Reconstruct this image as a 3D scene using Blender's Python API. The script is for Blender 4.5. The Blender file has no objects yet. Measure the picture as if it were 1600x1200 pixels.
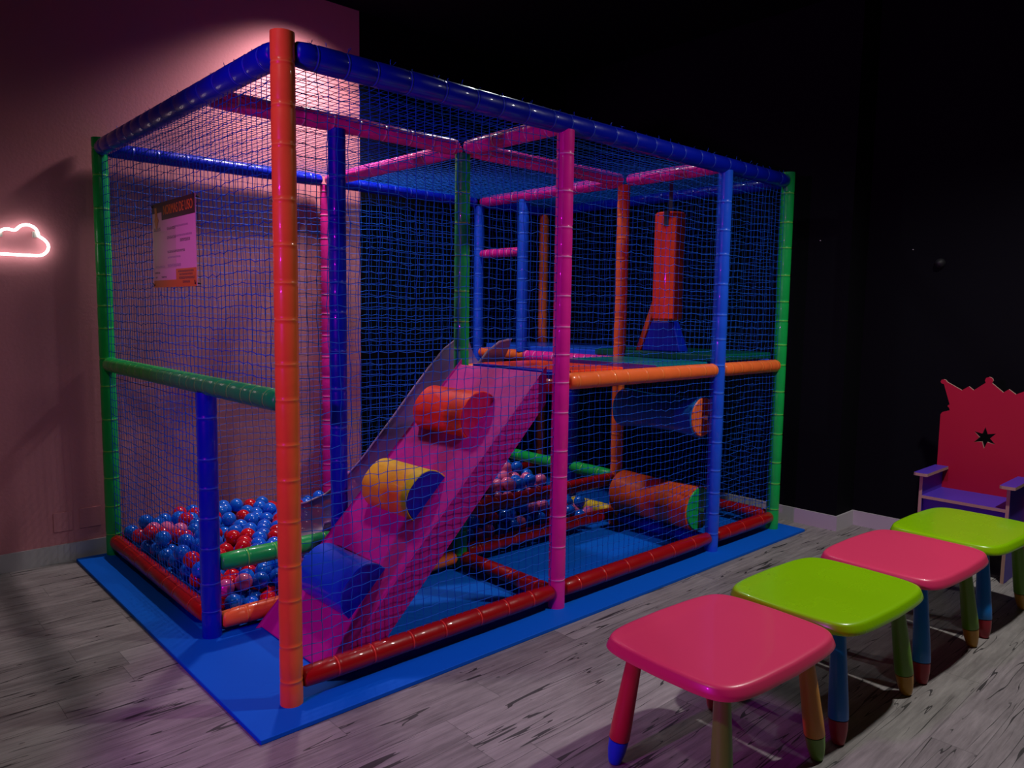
import bpy, math, random
import numpy as np
from mathutils import Matrix, Vector
random.seed(7)
RNG = np.random.default_rng(11)
SC = bpy.context.scene
COL = SC.collection

# ------------------------------------------------------------------ camera, world, lights, exposure
cam_data = bpy.data.cameras.new('camera')
cam_data.sensor_fit = 'HORIZONTAL'
cam_data.sensor_width = 36.0
cam_data.lens = 36.0 * 1175.86 / 1600.0
cam_data.clip_start = 0.05
cam = bpy.data.objects.new('camera', cam_data)
COL.objects.link(cam)
CR = ((0.7361200771876802, 0.054356649392680104, -0.6746647957526797),
      (-0.6767006946452406, 0.08010622206432945, -0.7318873977964295),
      (0.014261901270608114, 0.9953031436971258, 0.09575098077182206))
M = Matrix(CR).to_4x4()
M.translation = Vector((-1.2557, -2.5789, 1.5))
cam.matrix_world = M
SC.camera = cam

w = bpy.data.worlds.new('world')
SC.world = w
w.use_nodes = True
w.node_tree.nodes['Background'].inputs[0].default_value = (0.55, 0.6, 1.0, 1)
w.node_tree.nodes['Background'].inputs[1].default_value = 0.006

SC.view_settings.view_transform = 'Standard'
SC.view_settings.look = 'None'
SC.view_settings.gamma = 1.0
SC.view_settings.use_curve_mapping = False
SC.view_settings.exposure = 0.82

FZ = -0.018          # floor level (the top of the play mat is z = 0)
CZ = 3.67            # ceiling level


def spot(name, loc, target, power, color, size_deg, blend, radius):
    d = bpy.data.lights.new(name, 'SPOT')
    d.energy = power
    d.color = color
    d.spot_size = math.radians(size_deg)
    d.spot_blend = blend
    d.shadow_soft_size = radius
    o = bpy.data.objects.new(name, d)
    COL.objects.link(o)
    o.location = loc
    o.rotation_euler = (Vector(target) - Vector(loc)).to_track_quat('-Z', 'Y').to_euler()
    return o


def area(name, loc, target, power, color, size):
    d = bpy.data.lights.new(name, 'AREA')
    d.shape = 'DISK'
    d.size = size
    d.energy = power
    d.color = color
    o = bpy.data.objects.new(name, d)
    COL.objects.link(o)
    o.location = loc
    o.rotation_euler = (Vector(target) - Vector(loc)).to_track_quat('-Z', 'Y').to_euler()
    return o


# ceiling downlight washing the pink wall, neutral downlights over the tables and the frame,
# the violet party lamp out of frame on the left
spot('downlight_wall', (1.25, 1.98, 3.64), (1.25, 2.15, 0.0), 165, (1.0, 0.82, 0.84), 126, 1.0, 0.12)
spot('downlight_tables', (2.7, -1.95, 3.62), (2.3, -1.5, 0.0), 165, (1.0, 0.97, 0.93), 125, 0.9, 0.06)
spot('fill_entrance', (-1.7, -0.9, 3.6), (-0.9, 0.0, 0.0), 32, (1.0, 0.93, 0.93), 130, 1.0, 0.07)
spot('downlight_frame', (2.2, 1.1, 3.6), (2.2, 1.0, 0.0), 34, (0.85, 0.95, 1.0), 140, 0.8, 0.06)
spot('party_lamp', (-2.9, -0.95, 2.0), (0.1, -0.55, 1.28), 112, (0.74, 0.008, 0.92), 66, 0.35, 0.06)


# ------------------------------------------------------------------ materials
def new_mat(name):
    m = bpy.data.materials.new(name)
    m.use_nodes = True
    return m, m.node_tree, m.node_tree.nodes['Principled BSDF']


def srgb(r, g, b):
    f = lambda c: (c / 255) / 12.92 if c / 255 <= 0.04045 else ((c / 255 + 0.055) / 1.055) ** 2.4
    return (f(r), f(g), f(b), 1)


def vinyl(name, rgb, rough=0.36, bump=0.12, coat=0.40):
    m, nt, b = new_mat(name)
    n = nt.nodes.new('ShaderNodeTexNoise')
    n.inputs['Scale'].default_value = 14
    n.inputs['Detail'].default_value = 2
    tc = nt.nodes.new('ShaderNodeTexCoord')
    nt.links.new(tc.outputs['Object'], n.inputs['Vector'])
    bp = nt.nodes.new('ShaderNodeBump')
    bp.inputs['Strength'].default_value = bump
    bp.inputs['Distance'].default_value = 0.02
    nt.links.new(n.outputs['Fac'], bp.inputs['Height'])
    nt.links.new(bp.outputs['Normal'], b.inputs['Normal'])
    mx = nt.nodes.new('ShaderNodeMix')
    mx.data_type = 'RGBA'
    mx.inputs['A'].default_value = (*rgb[:3], 1)
    mx.inputs['B'].default_value = (*[c * 0.86 for c in rgb[:3]], 1)
    nt.links.new(n.outputs['Fac'], mx.inputs['Factor'])
    nt.links.new(mx.outputs['Result'], b.inputs['Base Color'])
    b.inputs['Roughness'].default_value = rough
    b.inputs['Specular IOR Level'].default_value = 0.22
    b.inputs['Coat Weight'].default_value = coat
    b.inputs['Coat Roughness'].default_value = 0.04
    return m


C_ORANGE = (0.92, 0.16, 0.035)
C_PINK = (0.80, 0.02, 0.32)
C_BLUE = (0.001, 0.010, 0.46)
C_LBLUE = (0.012, 0.10, 0.75)
C_GREEN = (0.008, 0.46, 0.08)
C_RED = (0.36, 0.003, 0.005)
MV = {
    'orange': vinyl('orange_vinyl', C_ORANGE), 'pink': vinyl('pink_vinyl', C_PINK),
    'blue': vinyl('blue_vinyl', C_BLUE), 'lblue': vinyl('light_blue_vinyl', C_LBLUE),
    'green': vinyl('green_vinyl', C_GREEN), 'red': vinyl('red_vinyl', C_RED),
    'yellow': vinyl('yellow_vinyl', (0.85, 0.62, 0.02)), 'teal': vinyl('teal_vinyl', (0.0, 0.16, 0.2)),
    'dgreen': vinyl('dark_green_vinyl', (0.0, 0.11, 0.07)), 'purple': vinyl('purple_vinyl', (0.1, 0.01, 0.16)),
    'magenta': vinyl('magenta_vinyl', (0.48, 0.006, 0.25), 0.6, 0.2, 0.0),
    'hotred': vinyl('hot_red_vinyl', (0.95, 0.06, 0.02)), 'crimson': vinyl('crimson_vinyl', (0.5, 0.01, 0.09)),
}
TIE = {
    'orange': vinyl('orange_tie', (0.95, 0.24, 0.05)), 'pink': vinyl('pale_pink_tie', (0.85, 0.35, 0.6)),
    'blue': vinyl('blue_tie', (0.03, 0.08, 0.6)), 'lblue': vinyl('light_blue_tie', (0.06, 0.2, 0.9)),
    'green': vinyl('lime_tie', (0.18, 0.65, 0.08)), 'red': vinyl('red_tie', (0.75, 0.04, 0.03)),
    'yellow': vinyl('yellow_tie', (0.9, 0.7, 0.1)),
}


def plastic(name, rgb, rough=0.3, coat=0.2):
    m, nt, b = new_mat(name)
    b.inputs['Base Color'].default_value = (*rgb[:3], 1)
    b.inputs['Roughness'].default_value = rough
    b.inputs['Coat Weight'].default_value = coat
    n = nt.nodes.new('ShaderNodeTexNoise')
    n.inputs['Scale'].default_value = 6
    n.inputs['Detail'].default_value = 5
    tc = nt.nodes.new('ShaderNodeTexCoord')
    nt.links.new(tc.outputs['Object'], n.inputs['Vector'])
    mr = nt.nodes.new('ShaderNodeMapRange')
    mr.inputs['To Min'].default_value = max(0.05, rough - 0.03)
    mr.inputs['To Max'].default_value = rough + 0.05
    nt.links.new(n.outputs['Fac'], mr.inputs['Value'])
    nt.links.new(mr.outputs['Result'], b.inputs['Roughness'])
    return m


NET = plastic('blue_net_cord', (0.004, 0.085, 0.50), 0.6, 0.0)
NET.node_tree.nodes['Principled BSDF'].inputs['Specular IOR Level'].default_value = 0.12
BALLM = {'blue': plastic('blue_ball_plastic', (0.005, 0.13, 0.72), 0.16, 0.3),
         'red': plastic('red_ball_plastic', (0.60, 0.006, 0.012), 0.16, 0.3),
         'pink': plastic('pink_ball_plastic', (0.80, 0.16, 0.36), 0.16, 0.3)}


# ------------------------------------------------------------------ helpers
def tag(o, label=None, cat=None, group=None, kind=None):
    if label: o['label'] = label
    if cat: o['category'] = cat
    if group: o['group'] = group
    if kind: o['kind'] = kind
    return o


def empty(name, loc=(0, 0, 0), rz=0.0):
    o = bpy.data.objects.new(name, None)
    o.empty_display_size = 0.1
    COL.objects.link(o)
    o.location = loc
    o.rotation_euler = (0, 0, rz)
    return o


class MB:
    def __init__(self):
        self.v, self.f, self.m, self.s = [], [], [], []

    def add(self, vs, fs, mat=0, smooth=True):
        n = len(self.v)
        self.v.extend([tuple(map(float, p)) for p in vs])
        for i, f in enumerate(fs):
            self.f.append(tuple(a + n for a in f))
            self.m.append(mat if isinstance(mat, int) else mat[i])
            self.s.append(smooth)
        return self

    def box(self, lo, hi, mat=0):
        x0, y0, z0 = lo
        x1, y1, z1 = hi
        vs = [(x0, y0, z0), (x1, y0, z0), (x1, y1, z0), (x0, y1, z0), (x0, y0, z1), (x1, y0, z1), (x1, y1, z1), (x0, y1, z1)]
        return self.add(vs, [(0, 3, 2, 1), (4, 5, 6, 7), (0, 1, 5, 4), (1, 2, 6, 5), (2, 3, 7, 6), (3, 0, 4, 7)], mat, False)

    def lathe(self, p, q, prof, n=20, mats=None, cap=True):
        """prof: list of (distance along p->q, radius); mats: material per ring gap"""
        p, q = Vector(p), Vector(q)
        d = (q - p).normalized()
        a = d.orthogonal().normalized()
        b = d.cross(a)
        vs, fs, ms = [], [], []
        for t, r in prof:
            for k in range(n):
                th = 2 * math.pi * k / n
                vs.append(p + d * t + (a * math.cos(th) + b * math.sin(th)) * r)
        for i in range(len(prof) - 1):
            for k in range(n):
                k2 = (k + 1) % n
                fs.append((i * n + k, i * n + k2, (i + 1) * n + k2, (i + 1) * n + k))
                ms.append(mats[i] if mats else 0)
        if cap:
            fs.append(tuple(range(n))[::-1])
            fs.append(tuple((len(prof) - 1) * n + k for k in range(n)))
            ms += [0, 0]
        return self.add(vs, fs, ms)

    def build(self, name, mats, parent=None, sharp=40, loc=None, bevel=0.0):
        me = bpy.data.meshes.new(name)
        me.from_pydata(self.v, [], self.f)
        me.polygons.foreach_set('material_index', self.m)
        me.polygons.foreach_set('use_smooth', self.s)
        for m in (mats if isinstance(mats, (list, tuple)) else [mats]):
            me.materials.append(m)
        if sharp and any(self.s):
            me.set_sharp_from_angle(angle=math.radians(sharp))
        me.update()
        o = bpy.data.objects.new(name, me)
        COL.objects.link(o)
        if parent: o.parent = parent
        if loc: o.location = loc
        if bevel:
            bm = o.modifiers.new('bevel', 'BEVEL')
            bm.width = bevel
            bm.segments = 3
            bm.limit_method = 'ANGLE'
        return o


def link_mesh(name, me, parent=None):
    o = bpy.data.objects.new(name, me)
    COL.objects.link(o)
    if parent: o.parent = parent
    return o


def extrude_outline(name, loops, depth, mats, parent=None, bevel=0.0):
    """loops of 2D points (first outer, others holes) -> slab in local XY, z -depth/2..depth/2; cut edge gets material 1"""
    cu = bpy.data.curves.new(name, 'CURVE')
    cu.dimensions = '2D'
    cu.fill_mode = 'BOTH'
    cu.extrude = depth / 2
    for lp in loops:
        s = cu.splines.new('POLY')
        s.points.add(len(lp) - 1)
        for i, (x, y) in enumerate(lp):
            s.points[i].co = (x, y, 0, 1)
        s.use_cyclic_u = True
    tmp = bpy.data.objects.new(name, cu)
    COL.objects.link(tmp)
    bpy.context.view_layer.update()
    me = bpy.data.meshes.new_from_object(tmp)
    bpy.data.objects.remove(tmp)
    bpy.data.curves.remove(cu)
    me.materials.clear()
    for m in mats: me.materials.append(m)
    for pl in me.polygons:
        pl.use_smooth = False
        pl.material_index = 0 if (abs(pl.normal.z) > 0.7 or len(mats) < 2) else 1
    return link_mesh(name, me, parent)


def text_mesh(name, body, size, mat, parent, loc, rot, sx=1.0, extrude=0.0005, align='CENTER'):
    cu = bpy.data.curves.new(name, 'FONT')
    cu.body = body
    cu.size = size
    cu.extrude = extrude
    cu.align_x = align
    cu.align_y = 'CENTER'
    tmp = bpy.data.objects.new(name, cu)
    COL.objects.link(tmp)
    bpy.context.view_layer.update()
    me = bpy.data.meshes.new_from_object(tmp)
    bpy.data.objects.remove(tmp)
    bpy.data.curves.remove(cu)
    me.materials.clear()
    me.materials.append(mat)
    o = link_mesh(name, me, parent)
    o.location = loc
    o.rotation_euler = rot
    o.scale = (sx, 1, 1)
    return o


R = 0.043


def pad_profile(L, r, gap, taper0=False, taper1=False):
    """a foam-padded pipe pinched by ties"""
    prof, mats = [], []
    if taper0: prof += [(0, r * 0.70), (0.012, r * 0.9)]; mats += [0, 0]
    else: prof += [(0, r)]; mats += [0]
    t = random.uniform(0.4, 0.9) * gap
    while t < L - 0.03:
        prof += [(t - 0.016, r * 1.005), (t - 0.0045, r * 0.955), (t - 0.003, r * 0.985), (t + 0.003, r * 0.985), (t + 0.0045, r * 0.955), (t + 0.016, r * 1.005)]
        mats += [0, 0, 1, 0, 0, 0]
        t += gap * random.uniform(0.75, 1.2)
    if taper1: prof += [(L - 0.012, r * 0.9), (L, r * 0.70)]; mats += [0]
    else: prof += [(L, r)]
    # mats indexes gaps between consecutive profile points
    g = []
    for i in range(len(prof) - 1):
        dt = prof[i + 1][0] - prof[i][0]
        g.append(1 if abs(dt - 0.006) < 1e-6 and abs(prof[i][1] - r * 0.985) < 1e-6 else 0)
    return prof, g


def pipe(name, c, p, q, parent, r=R, gap=0.16, label=None, taper=True, taper0=None, taper1=None):
    L = (Vector(q) - Vector(p)).length
    t0 = taper if taper0 is None else taper0
    t1 = taper if taper1 is None else taper1
    prof, g = pad_profile(L, r, gap, t0, t1)
    o = MB().lathe(p, q, prof, 22, g).build(name, [MV[c], TIE[c]], parent, 55)
    if label: o['label'] = label
    return o

# ------------------------------------------------------------------ the room
def floor_material():
    m, nt, b = new_mat('grey_weathered_planks')
    N, Lk = nt.nodes, nt.links
    geo = N.new('ShaderNodeNewGeometry')
    sep = N.new('ShaderNodeSeparateXYZ')
    Lk.new(geo.outputs['Position'], sep.inputs[0])

    def math_(op, a, bb=None, c=None):
        n = N.new('ShaderNodeMath'); n.operation = op
        for i, v in enumerate((a, bb, c)):
            if v is None: continue
            if isinstance(v, (int, float)): n.inputs[i].default_value = v
            else: Lk.new(v, n.inputs[i])
        return n.outputs[0]

    def noise(vec, scale, detail, rough=0.5, dist=0.0):
        n = N.new('ShaderNodeTexNoise')
        n.inputs['Scale'].default_value = scale
        n.inputs['Detail'].default_value = detail
        n.inputs['Roughness'].default_value = rough
        n.inputs['Distortion'].default_value = dist
        Lk.new(vec, n.inputs['Vector'])
        return n.outputs['Fac']

    def comb(x, y, z=0.0):
        n = N.new('ShaderNodeCombineXYZ')
        for i, v in enumerate((x, y, z)):
            if isinstance(v, (int, float)): n.inputs[i].default_value = v
            else: Lk.new(v, n.inputs[i])
        return n.outputs[0]

    X, Y = sep.outputs[0], sep.outputs[1]
    row = math_('FLOOR', math_('DIVIDE', Y, 0.155))
    offx = math_('MULTIPLY', math_('FRACT', math_('MULTIPLY', math_('SINE', math_('MULTIPLY', row, 12.9898)), 43758.5)), 1.2)
    xs = math_('ADD', X, offx)
    colm = math_('FLOOR', math_('DIVIDE', xs, 1.2))
    pid = math_('ADD', math_('MULTIPLY', row, 7.31), math_('MULTIPLY', colm, 3.17))
    pr = math_('FRACT', math_('MULTIPLY', math_('SINE', math_('MULTIPLY', pid, 78.233)), 43758.5))
    # seams
    fy = math_('FRACT', math_('DIVIDE', Y, 0.155)); fx = math_('FRACT', math_('DIVIDE', xs, 1.2))
    sy = math_('LESS_THAN', math_('MULTIPLY', math_('MINIMUM', fy, math_('SUBTRACT', 1.0, fy)), 0.155), 0.0012)
    sx = math_('LESS_THAN', math_('MULTIPLY', math_('MINIMUM', fx, math_('SUBTRACT', 1.0, fx)), 1.2), 0.0012)
    seam = math_('MAXIMUM', sy, sx)
    zz = math_('MULTIPLY', pr, 9.0)
    g1 = noise(comb(math_('MULTIPLY', X, 1.6), math_('MULTIPLY', Y, 22.0), zz), 2.2, 7, 0.65, 0.4)
    g2 = noise(comb(math_('MULTIPLY', X, 1.0), math_('MULTIPLY', Y, 3.0), zz), 3.0, 4, 0.6, 0.3)
    g3 = noise(comb(math_('MULTIPLY', X, 6.0), math_('MULTIPLY', Y, 60.0), zz), 3.0, 3, 0.6)
    # long wandering cracks: level lines of a stretched noise, kept only where a mask allows
    cn = noise(comb(math_('MULTIPLY', X, 0.7), math_('MULTIPLY', Y, 11.0), zz), 1.6, 2.0, 0.5, 0.12)
    cl = math_('ABSOLUTE', math_('SUBTRACT', cn, 0.5))
    cm = noise(comb(math_('MULTIPLY', X, 2.2), math_('MULTIPLY', Y, 11.0), math_('ADD', zz, 4.0)), 1.4, 1.0)
    wid = math_('MULTIPLY', math_('MAXIMUM', math_('SUBTRACT', cm, 0.43), 0.0), 0.07)
    crack = math_('LESS_THAN', cl, wid)
    # knots
    vo = N.new('ShaderNodeTexVoronoi')
    vo.inputs['Scale'].default_value = 1.0
    Lk.new(comb(math_('MULTIPLY', X, 4.5), math_('MULTIPLY', Y, 8.5), zz), vo.inputs['Vector'])
    kn = math_('MULTIPLY', math_('LESS_THAN', math_('ADD', vo.outputs['Distance'], math_('MULTIPLY', g3, 0.12)), 0.105), 0.6)
    dark = math_('MINIMUM', math_('ADD', math_('ADD', crack, math_('MULTIPLY', seam, 0.6)), kn), 1.0)
    tone = math_('ADD', math_('ADD', math_('MULTIPLY', g1, 0.55), math_('MULTIPLY', g2, 0.35)), math_('MULTIPLY', g3, 0.12))
    tone = math_('ADD', tone, math_('MULTIPLY', math_('SUBTRACT', pr, 0.5), 0.10))
    cr = N.new('ShaderNodeValToRGB')
    e = cr.color_ramp.elements
    e[0].position = 0.34; e[0].color = (0.125, 0.113, 0.11, 1)
    e[1].position = 0.66; e[1].color = (0.325, 0.302, 0.292, 1)
    Lk.new(tone, cr.inputs[0])
    mx = N.new('ShaderNodeMix'); mx.data_type = 'RGBA'
    Lk.new(math_('MULTIPLY', dark, 0.88), mx.inputs['Factor'])
    Lk.new(cr.outputs[0], mx.inputs['A'])
    mx.inputs['B'].default_value = (0.012, 0.011, 0.012, 1)
    Lk.new(mx.outputs['Result'], b.inputs['Base Color'])
    b.inputs['Roughness'].default_value = 0.5
    bp = N.new('ShaderNodeBump'); bp.inputs['Strength'].default_value = 0.25; bp.inputs['Distance'].default_value = 0.004
    Lk.new(math_('SUBTRACT', g1, dark), bp.inputs['Height'])
    Lk.new(bp.outputs['Normal'], b.inputs['Normal'])
    return m


def plaster(name, rgb, bump=0.3, scale=60):
    m, nt, b = new_mat(name)
    tc = nt.nodes.new('ShaderNodeNewGeometry')
    n = nt.nodes.new('ShaderNodeTexNoise'); n.inputs['Scale'].default_value = scale; n.inputs['Detail'].default_value = 4
    n2 = nt.nodes.new('ShaderNodeTexNoise'); n2.inputs['Scale'].default_value = 1.5; n2.inputs['Detail'].default_value = 3
    nt.links.new(tc.outputs['Position'], n.inputs['Vector'])
    nt.links.new(tc.outputs['Position'], n2.inputs['Vector'])
    bp = nt.nodes.new('ShaderNodeBump'); bp.inputs['Strength'].default_value = bump; bp.inputs['Distance'].default_value = 0.004
    nt.links.new(n.outputs['Fac'], bp.inputs['Height'])
    nt.links.new(bp.outputs['Normal'], b.inputs['Normal'])
    mx = nt.nodes.new('ShaderNodeMix'); mx.data_type = 'RGBA'
    mx.inputs['A'].default_value = (*[c * 0.93 for c in rgb], 1); mx.inputs['B'].default_value = (*rgb, 1)
    nt.links.new(n2.outputs['Fac'], mx.inputs['Factor'])
    nt.links.new(mx.outputs['Result'], b.inputs['Base Color'])
    b.inputs['Roughness'].default_value = 0.75
    b.inputs['Specular IOR Level'].default_value = 0.25
    return m


M_FLOOR = floor_material()
M_PINKWALL = plaster('pink_plaster', (0.64, 0.25, 0.28))
M_BLACK = plaster('black_paint', (0.004, 0.004, 0.006), 0.15)
M_CEIL = plaster('dark_ceiling_paint', (0.004, 0.003, 0.005), 0.1)
for m_ in (M_BLACK, M_CEIL):
    m_.node_tree.nodes['Principled BSDF'].inputs['Specular IOR Level'].default_value = 0.05
M_SKIRT = plastic('white_skirting', (0.48, 0.46, 0.47), 0.4, 0.0)
M_DARKWALL = plaster('dim_rear_wall', (0.08, 0.05, 0.06), 0.1)
YW = 2.42


def struct(name, lo, hi, mat):
    o = MB().box(lo, hi).build(name, mat)
    return tag(o, kind='structure')


struct('floor', (-6, -6, FZ - 0.1), (4.5, YW + 0.2, FZ), M_FLOOR)
struct('ceiling', (-6, -6, CZ), (4.5, YW + 0.2, CZ + 0.1), M_CEIL)
struct('wall_back', (-6, YW, FZ), (1.78, YW + 0.2, CZ), M_PINKWALL)
struct('wall_back_black', (1.78, YW, FZ), (4.5, YW + 0.2, CZ), M_BLACK)
struct('wall_right_pillar', (3.99, -0.30, FZ), (4.27, YW, CZ), M_BLACK)
struct('wall_right', (4.265, -6, FZ), (4.5, -0.30, CZ), M_BLACK)
struct('wall_left', (-6.1, -6, FZ), (-6, YW + 0.2, CZ), M_DARKWALL)
struct('wall_front', (-6, -6.1, FZ), (4.5, -6, CZ), M_DARKWALL)
BH = 0.088
struct('baseboard_back', (-6, YW - 0.014, FZ), (1.78, YW, BH), M_SKIRT)
struct('baseboard_back_black', (1.78, YW - 0.014, FZ), (3.99, YW, BH), M_SKIRT)
bb = MB()
bb.box((3.976, -0.314, FZ), (3.99, YW - 0.014, BH))
bb.box((3.99, -0.314, FZ), (4.251, -0.30, BH))
bb.box((4.251, -6, FZ), (4.265, -0.30, BH))
tag(bb.build('baseboard_right', M_SKIRT), kind='structure')

# ------------------------------------------------------------------ blue play mat
def mat_material():
    m, nt, b = new_mat('blue_checker_rubber')
    geo = nt.nodes.new('ShaderNodeNewGeometry')
    mp = nt.nodes.new('ShaderNodeMapping'); mp.inputs['Rotation'].default_value = (0, 0, math.radians(45))
    nt.links.new(geo.outputs['Position'], mp.inputs['Vector'])
    ck = nt.nodes.new('ShaderNodeTexBrick')
    ck.inputs['Scale'].default_value = 22; ck.inputs['Mortar Size'].default_value = 0.16
    ck.inputs['Color1'].default_value = (1, 1, 1, 1); ck.inputs['Color2'].default_value = (0.8, 0.8, 0.8, 1); ck.inputs['Mortar'].default_value = (0, 0, 0, 1)
    nt.links.new(mp.outputs['Vector'], ck.inputs['Vector'])
    bp = nt.nodes.new('ShaderNodeBump'); bp.inputs['Strength'].default_value = 0.5; bp.inputs['Distance'].default_value = 0.002
    nt.links.new(ck.outputs['Color'], bp.inputs['Height'])
    nt.links.new(bp.outputs['Normal'], b.inputs['Normal'])
    mx = nt.nodes.new('ShaderNodeMix'); mx.data_type = 'RGBA'
    mx.inputs['A'].default_value = (0.0, 0.11, 0.62, 1); mx.inputs['B'].default_value = (0.001, 0.14, 0.70, 1)
    nt.links.new(ck.outputs['Color'], mx.inputs['Factor'])
    nt.links.new(mx.outputs['Result'], b.inputs['Base Color'])
    b.inputs['Roughness'].default_value = 0.62
    b.inputs['Specular IOR Level'].default_value = 0.12
    return m


M_MAT = mat_material()
pm = MB().box((-0.20, -0.17, FZ), (3.80, 2.37, 0.0)).build('play_mat', M_MAT, bevel=0.003)
tag(pm, 'large flat blue textured rubber mat under the soft play frame', 'mat')

# ------------------------------------------------------------------ the soft play frame
X1, X2, X3, YM, YL = 1.451, 2.871, 3.645, 0.79, 2.335
HB, HT, HM = 2.403, 2.464, 1.155
frame = empty('soft_play_frame')
tag(frame, 'colourful padded tube soft play frame wrapped in blue netting on the blue mat', 'play frame')


def post(c, x, y, z0, z1, label, r=R, gap=0.17):
    return pipe('post', c, (x, y, z0), (x, y, z1), frame, r, gap, label, taper=False)


post('orange', 0, 0, 0, HT, 'orange corner post nearest the viewer')
post('pink', X1, 0, 0, HB - 0.03, 'pink front post')
post('lblue', X2, 0, 0, HB - 0.03, 'light blue front post')
post('green', X3, 0, 0, HT, 'green post at the right front corner')
post('green', 0, YL, 0, HT, 'green post against the pink wall')
post('blue', 0, YM, 0, HM - 0.03, 'short blue post beside the entrance')
post('blue', 0.66, YM, 0, HB - 0.03, 'dark blue post behind the ramp')
post('green', X1, YM, 0, HB - 0.03, 'green post at the top of the ramp')
post('orange', X2, YM, 0, HB - 0.03, 'orange inner post')
post('pink', X1, YL, 0, HB - 0.03, 'pink back post')
post('lblue', X2, YL, 0, HB - 0.03, 'blue back post left of the doorway')
post('lblue', X2, 1.79, HM + 0.03, HB - 0.03, 'blue post right of the doorway')
post('blue', X2, 1.24, 0, HM - 0.03, 'dark blue post under the platform', 0.055)
post('orange', X3, YL, 0, HB - 0.03, 'orange post in the far back corner')


def beam(c, p, q, label=None, gap=0.15, r=R, taper=True, **k):
    return pipe('beam', c, p, q, frame, r, gap, label, taper, **k)


g = R * 0.95
TOPR = 0.048
beam('blue', (g, 0, HB), (X3 - g, 0, HB), 'long dark blue top front beam', r=TOPR)
beam('blue', (0, g, HB), (0, YL - g, HB), 'dark blue top left beam', r=TOPR)
beam('blue', (g, YL, HB), (X1 - g, YL, HB), 'blue top back beam at the pink wall')
beam('blue', (X1 + g, YL, HB), (X2 - g, YL, HB), 'blue top back beam in the middle')
beam('blue', (X2 + g, YL, HB), (X3 - g, YL, HB), 'blue top back beam at the right')
beam('blue', (X3, g, HB), (X3, YL - g, HB), 'blue top right beam')
beam('pink', (g, YM, HB), (X1 - g, YM, HB), 'pink top middle beam over the ramp')
beam('pink', (X1 + g, YM, HB), (X2 - g, YM, HB), 'pink top middle beam over the platform')
for xx in (X1, X2):
    beam('pink', (xx, g, HB), (xx, YM - g, HB), 'pink top cross beam')
    beam('pink', (xx, YM + g, HB), (xx, YL - g, HB), 'pink top cross beam at the back')
# mid height
beam('green', (0, g, HM), (0, YL - g, HM), 'green mid-height beam over the entrance', gap=0.115)
beam('orange', (X1 + g, 0, HM), (X2 - g, 0, HM), 'orange mid-height front beam', gap=0.14)
beam('orange', (X2 + g, 0, HM), (X3 - g, 0, HM), 'short orange mid-height front beam', gap=0.12)
beam('orange', (X1 + g, YM, HM), (X2 - g, YM, HM), 'orange beam behind the platform', gap=0.12)
beam('lblue', (X3, g, HM), (X3, YL - g, HM), 'blue mid-height right beam')
beam('lblue', (X2 + g, YL, HM), (X3 - g, YL, HM), 'blue mid-height back beam at the right')
beam('pink', (X2, YM + g, HM), (X2, 1.75, HM), 'pink mid-height beam below the doorway', gap=0.09)
beam('orange', (X2, 1.75, HM), (X2, YL - g, HM), 'orange mid-height beam beyond the doorway', gap=0.09)
beam('red', (X1, g, HM - 0.03), (X1, YM - g, HM - 0.03), 'red beam under the top of the ramp')
beam('pink', (X2, 1.79 + g, 1.975), (X2, YL - g, 1.975), 'short pink bar across the doorway', gap=0.09, r=0.036)
# low
ZL = 0.085
beam('red', (g, 0, ZL), (X1 - g, 0, ZL), 'red bottom front beam', gap=0.22)
beam('red', (X1 + g, 0, ZL), (X2 - g, 0, ZL), 'red bottom front beam in the middle', gap=0.2)
beam('red', (X2 + g, 0, ZL), (X3 - g, 0, ZL), 'red bottom front beam at the right', gap=0.2)
beam('red', (0, YM + g, ZL), (0, YL - g, ZL), 'red bottom left beam beside the ball pit', gap=0.2)
beam('orange', (g, YM, 0.062), (X1 - g, YM, 0.062), 'orange bottom beam before the ball pit', gap=0.24)
beam('red', (X1 + g, YM, 0.085), (X2 - g, YM, 0.085), 'red bottom beam before the ball pit', gap=0.13)
beam('red', (X1 + g, YM, 0.335), (X2 - g, YM, 0.335), 'raised red rail of the ball pit', gap=0.13)
beam('green', (g, YM, 0.335), (0.66 - g, YM, 0.335), 'raised green rail of the ball pit', gap=0.16)
beam('red', (X1, g, 0.062), (X1, YM - g, 0.062), 'red bottom cross beam', gap=0.18)
beam('blue', (X2, g, 0.055), (X2, YM - g, 0.055), 'blue bottom cross beam')
beam('yellow', (X2, YM + g, 0.085), (X2, YL - g, 0.085), 'yellow bottom beam at the end of the ball pit', gap=0.12)
beam('green', (X2, YM + g, 0.345), (X2, YL - g, 0.345), 'raised green rail at the end of the ball pit', gap=0.17)
beam('red', (X3, g, ZL), (X3, YL - g, ZL), 'red bottom right beam')
beam('red', (g, YL, ZL), (X1 - g, YL, ZL), 'red bottom back beam')
beam('red', (X1 + g, YL, ZL), (X2 - g, YL, ZL), 'red bottom back beam in the middle')
beam('red', (X2 + g, YL, ZL), (X3 - g, YL, ZL), 'red bottom back beam at the right')


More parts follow.
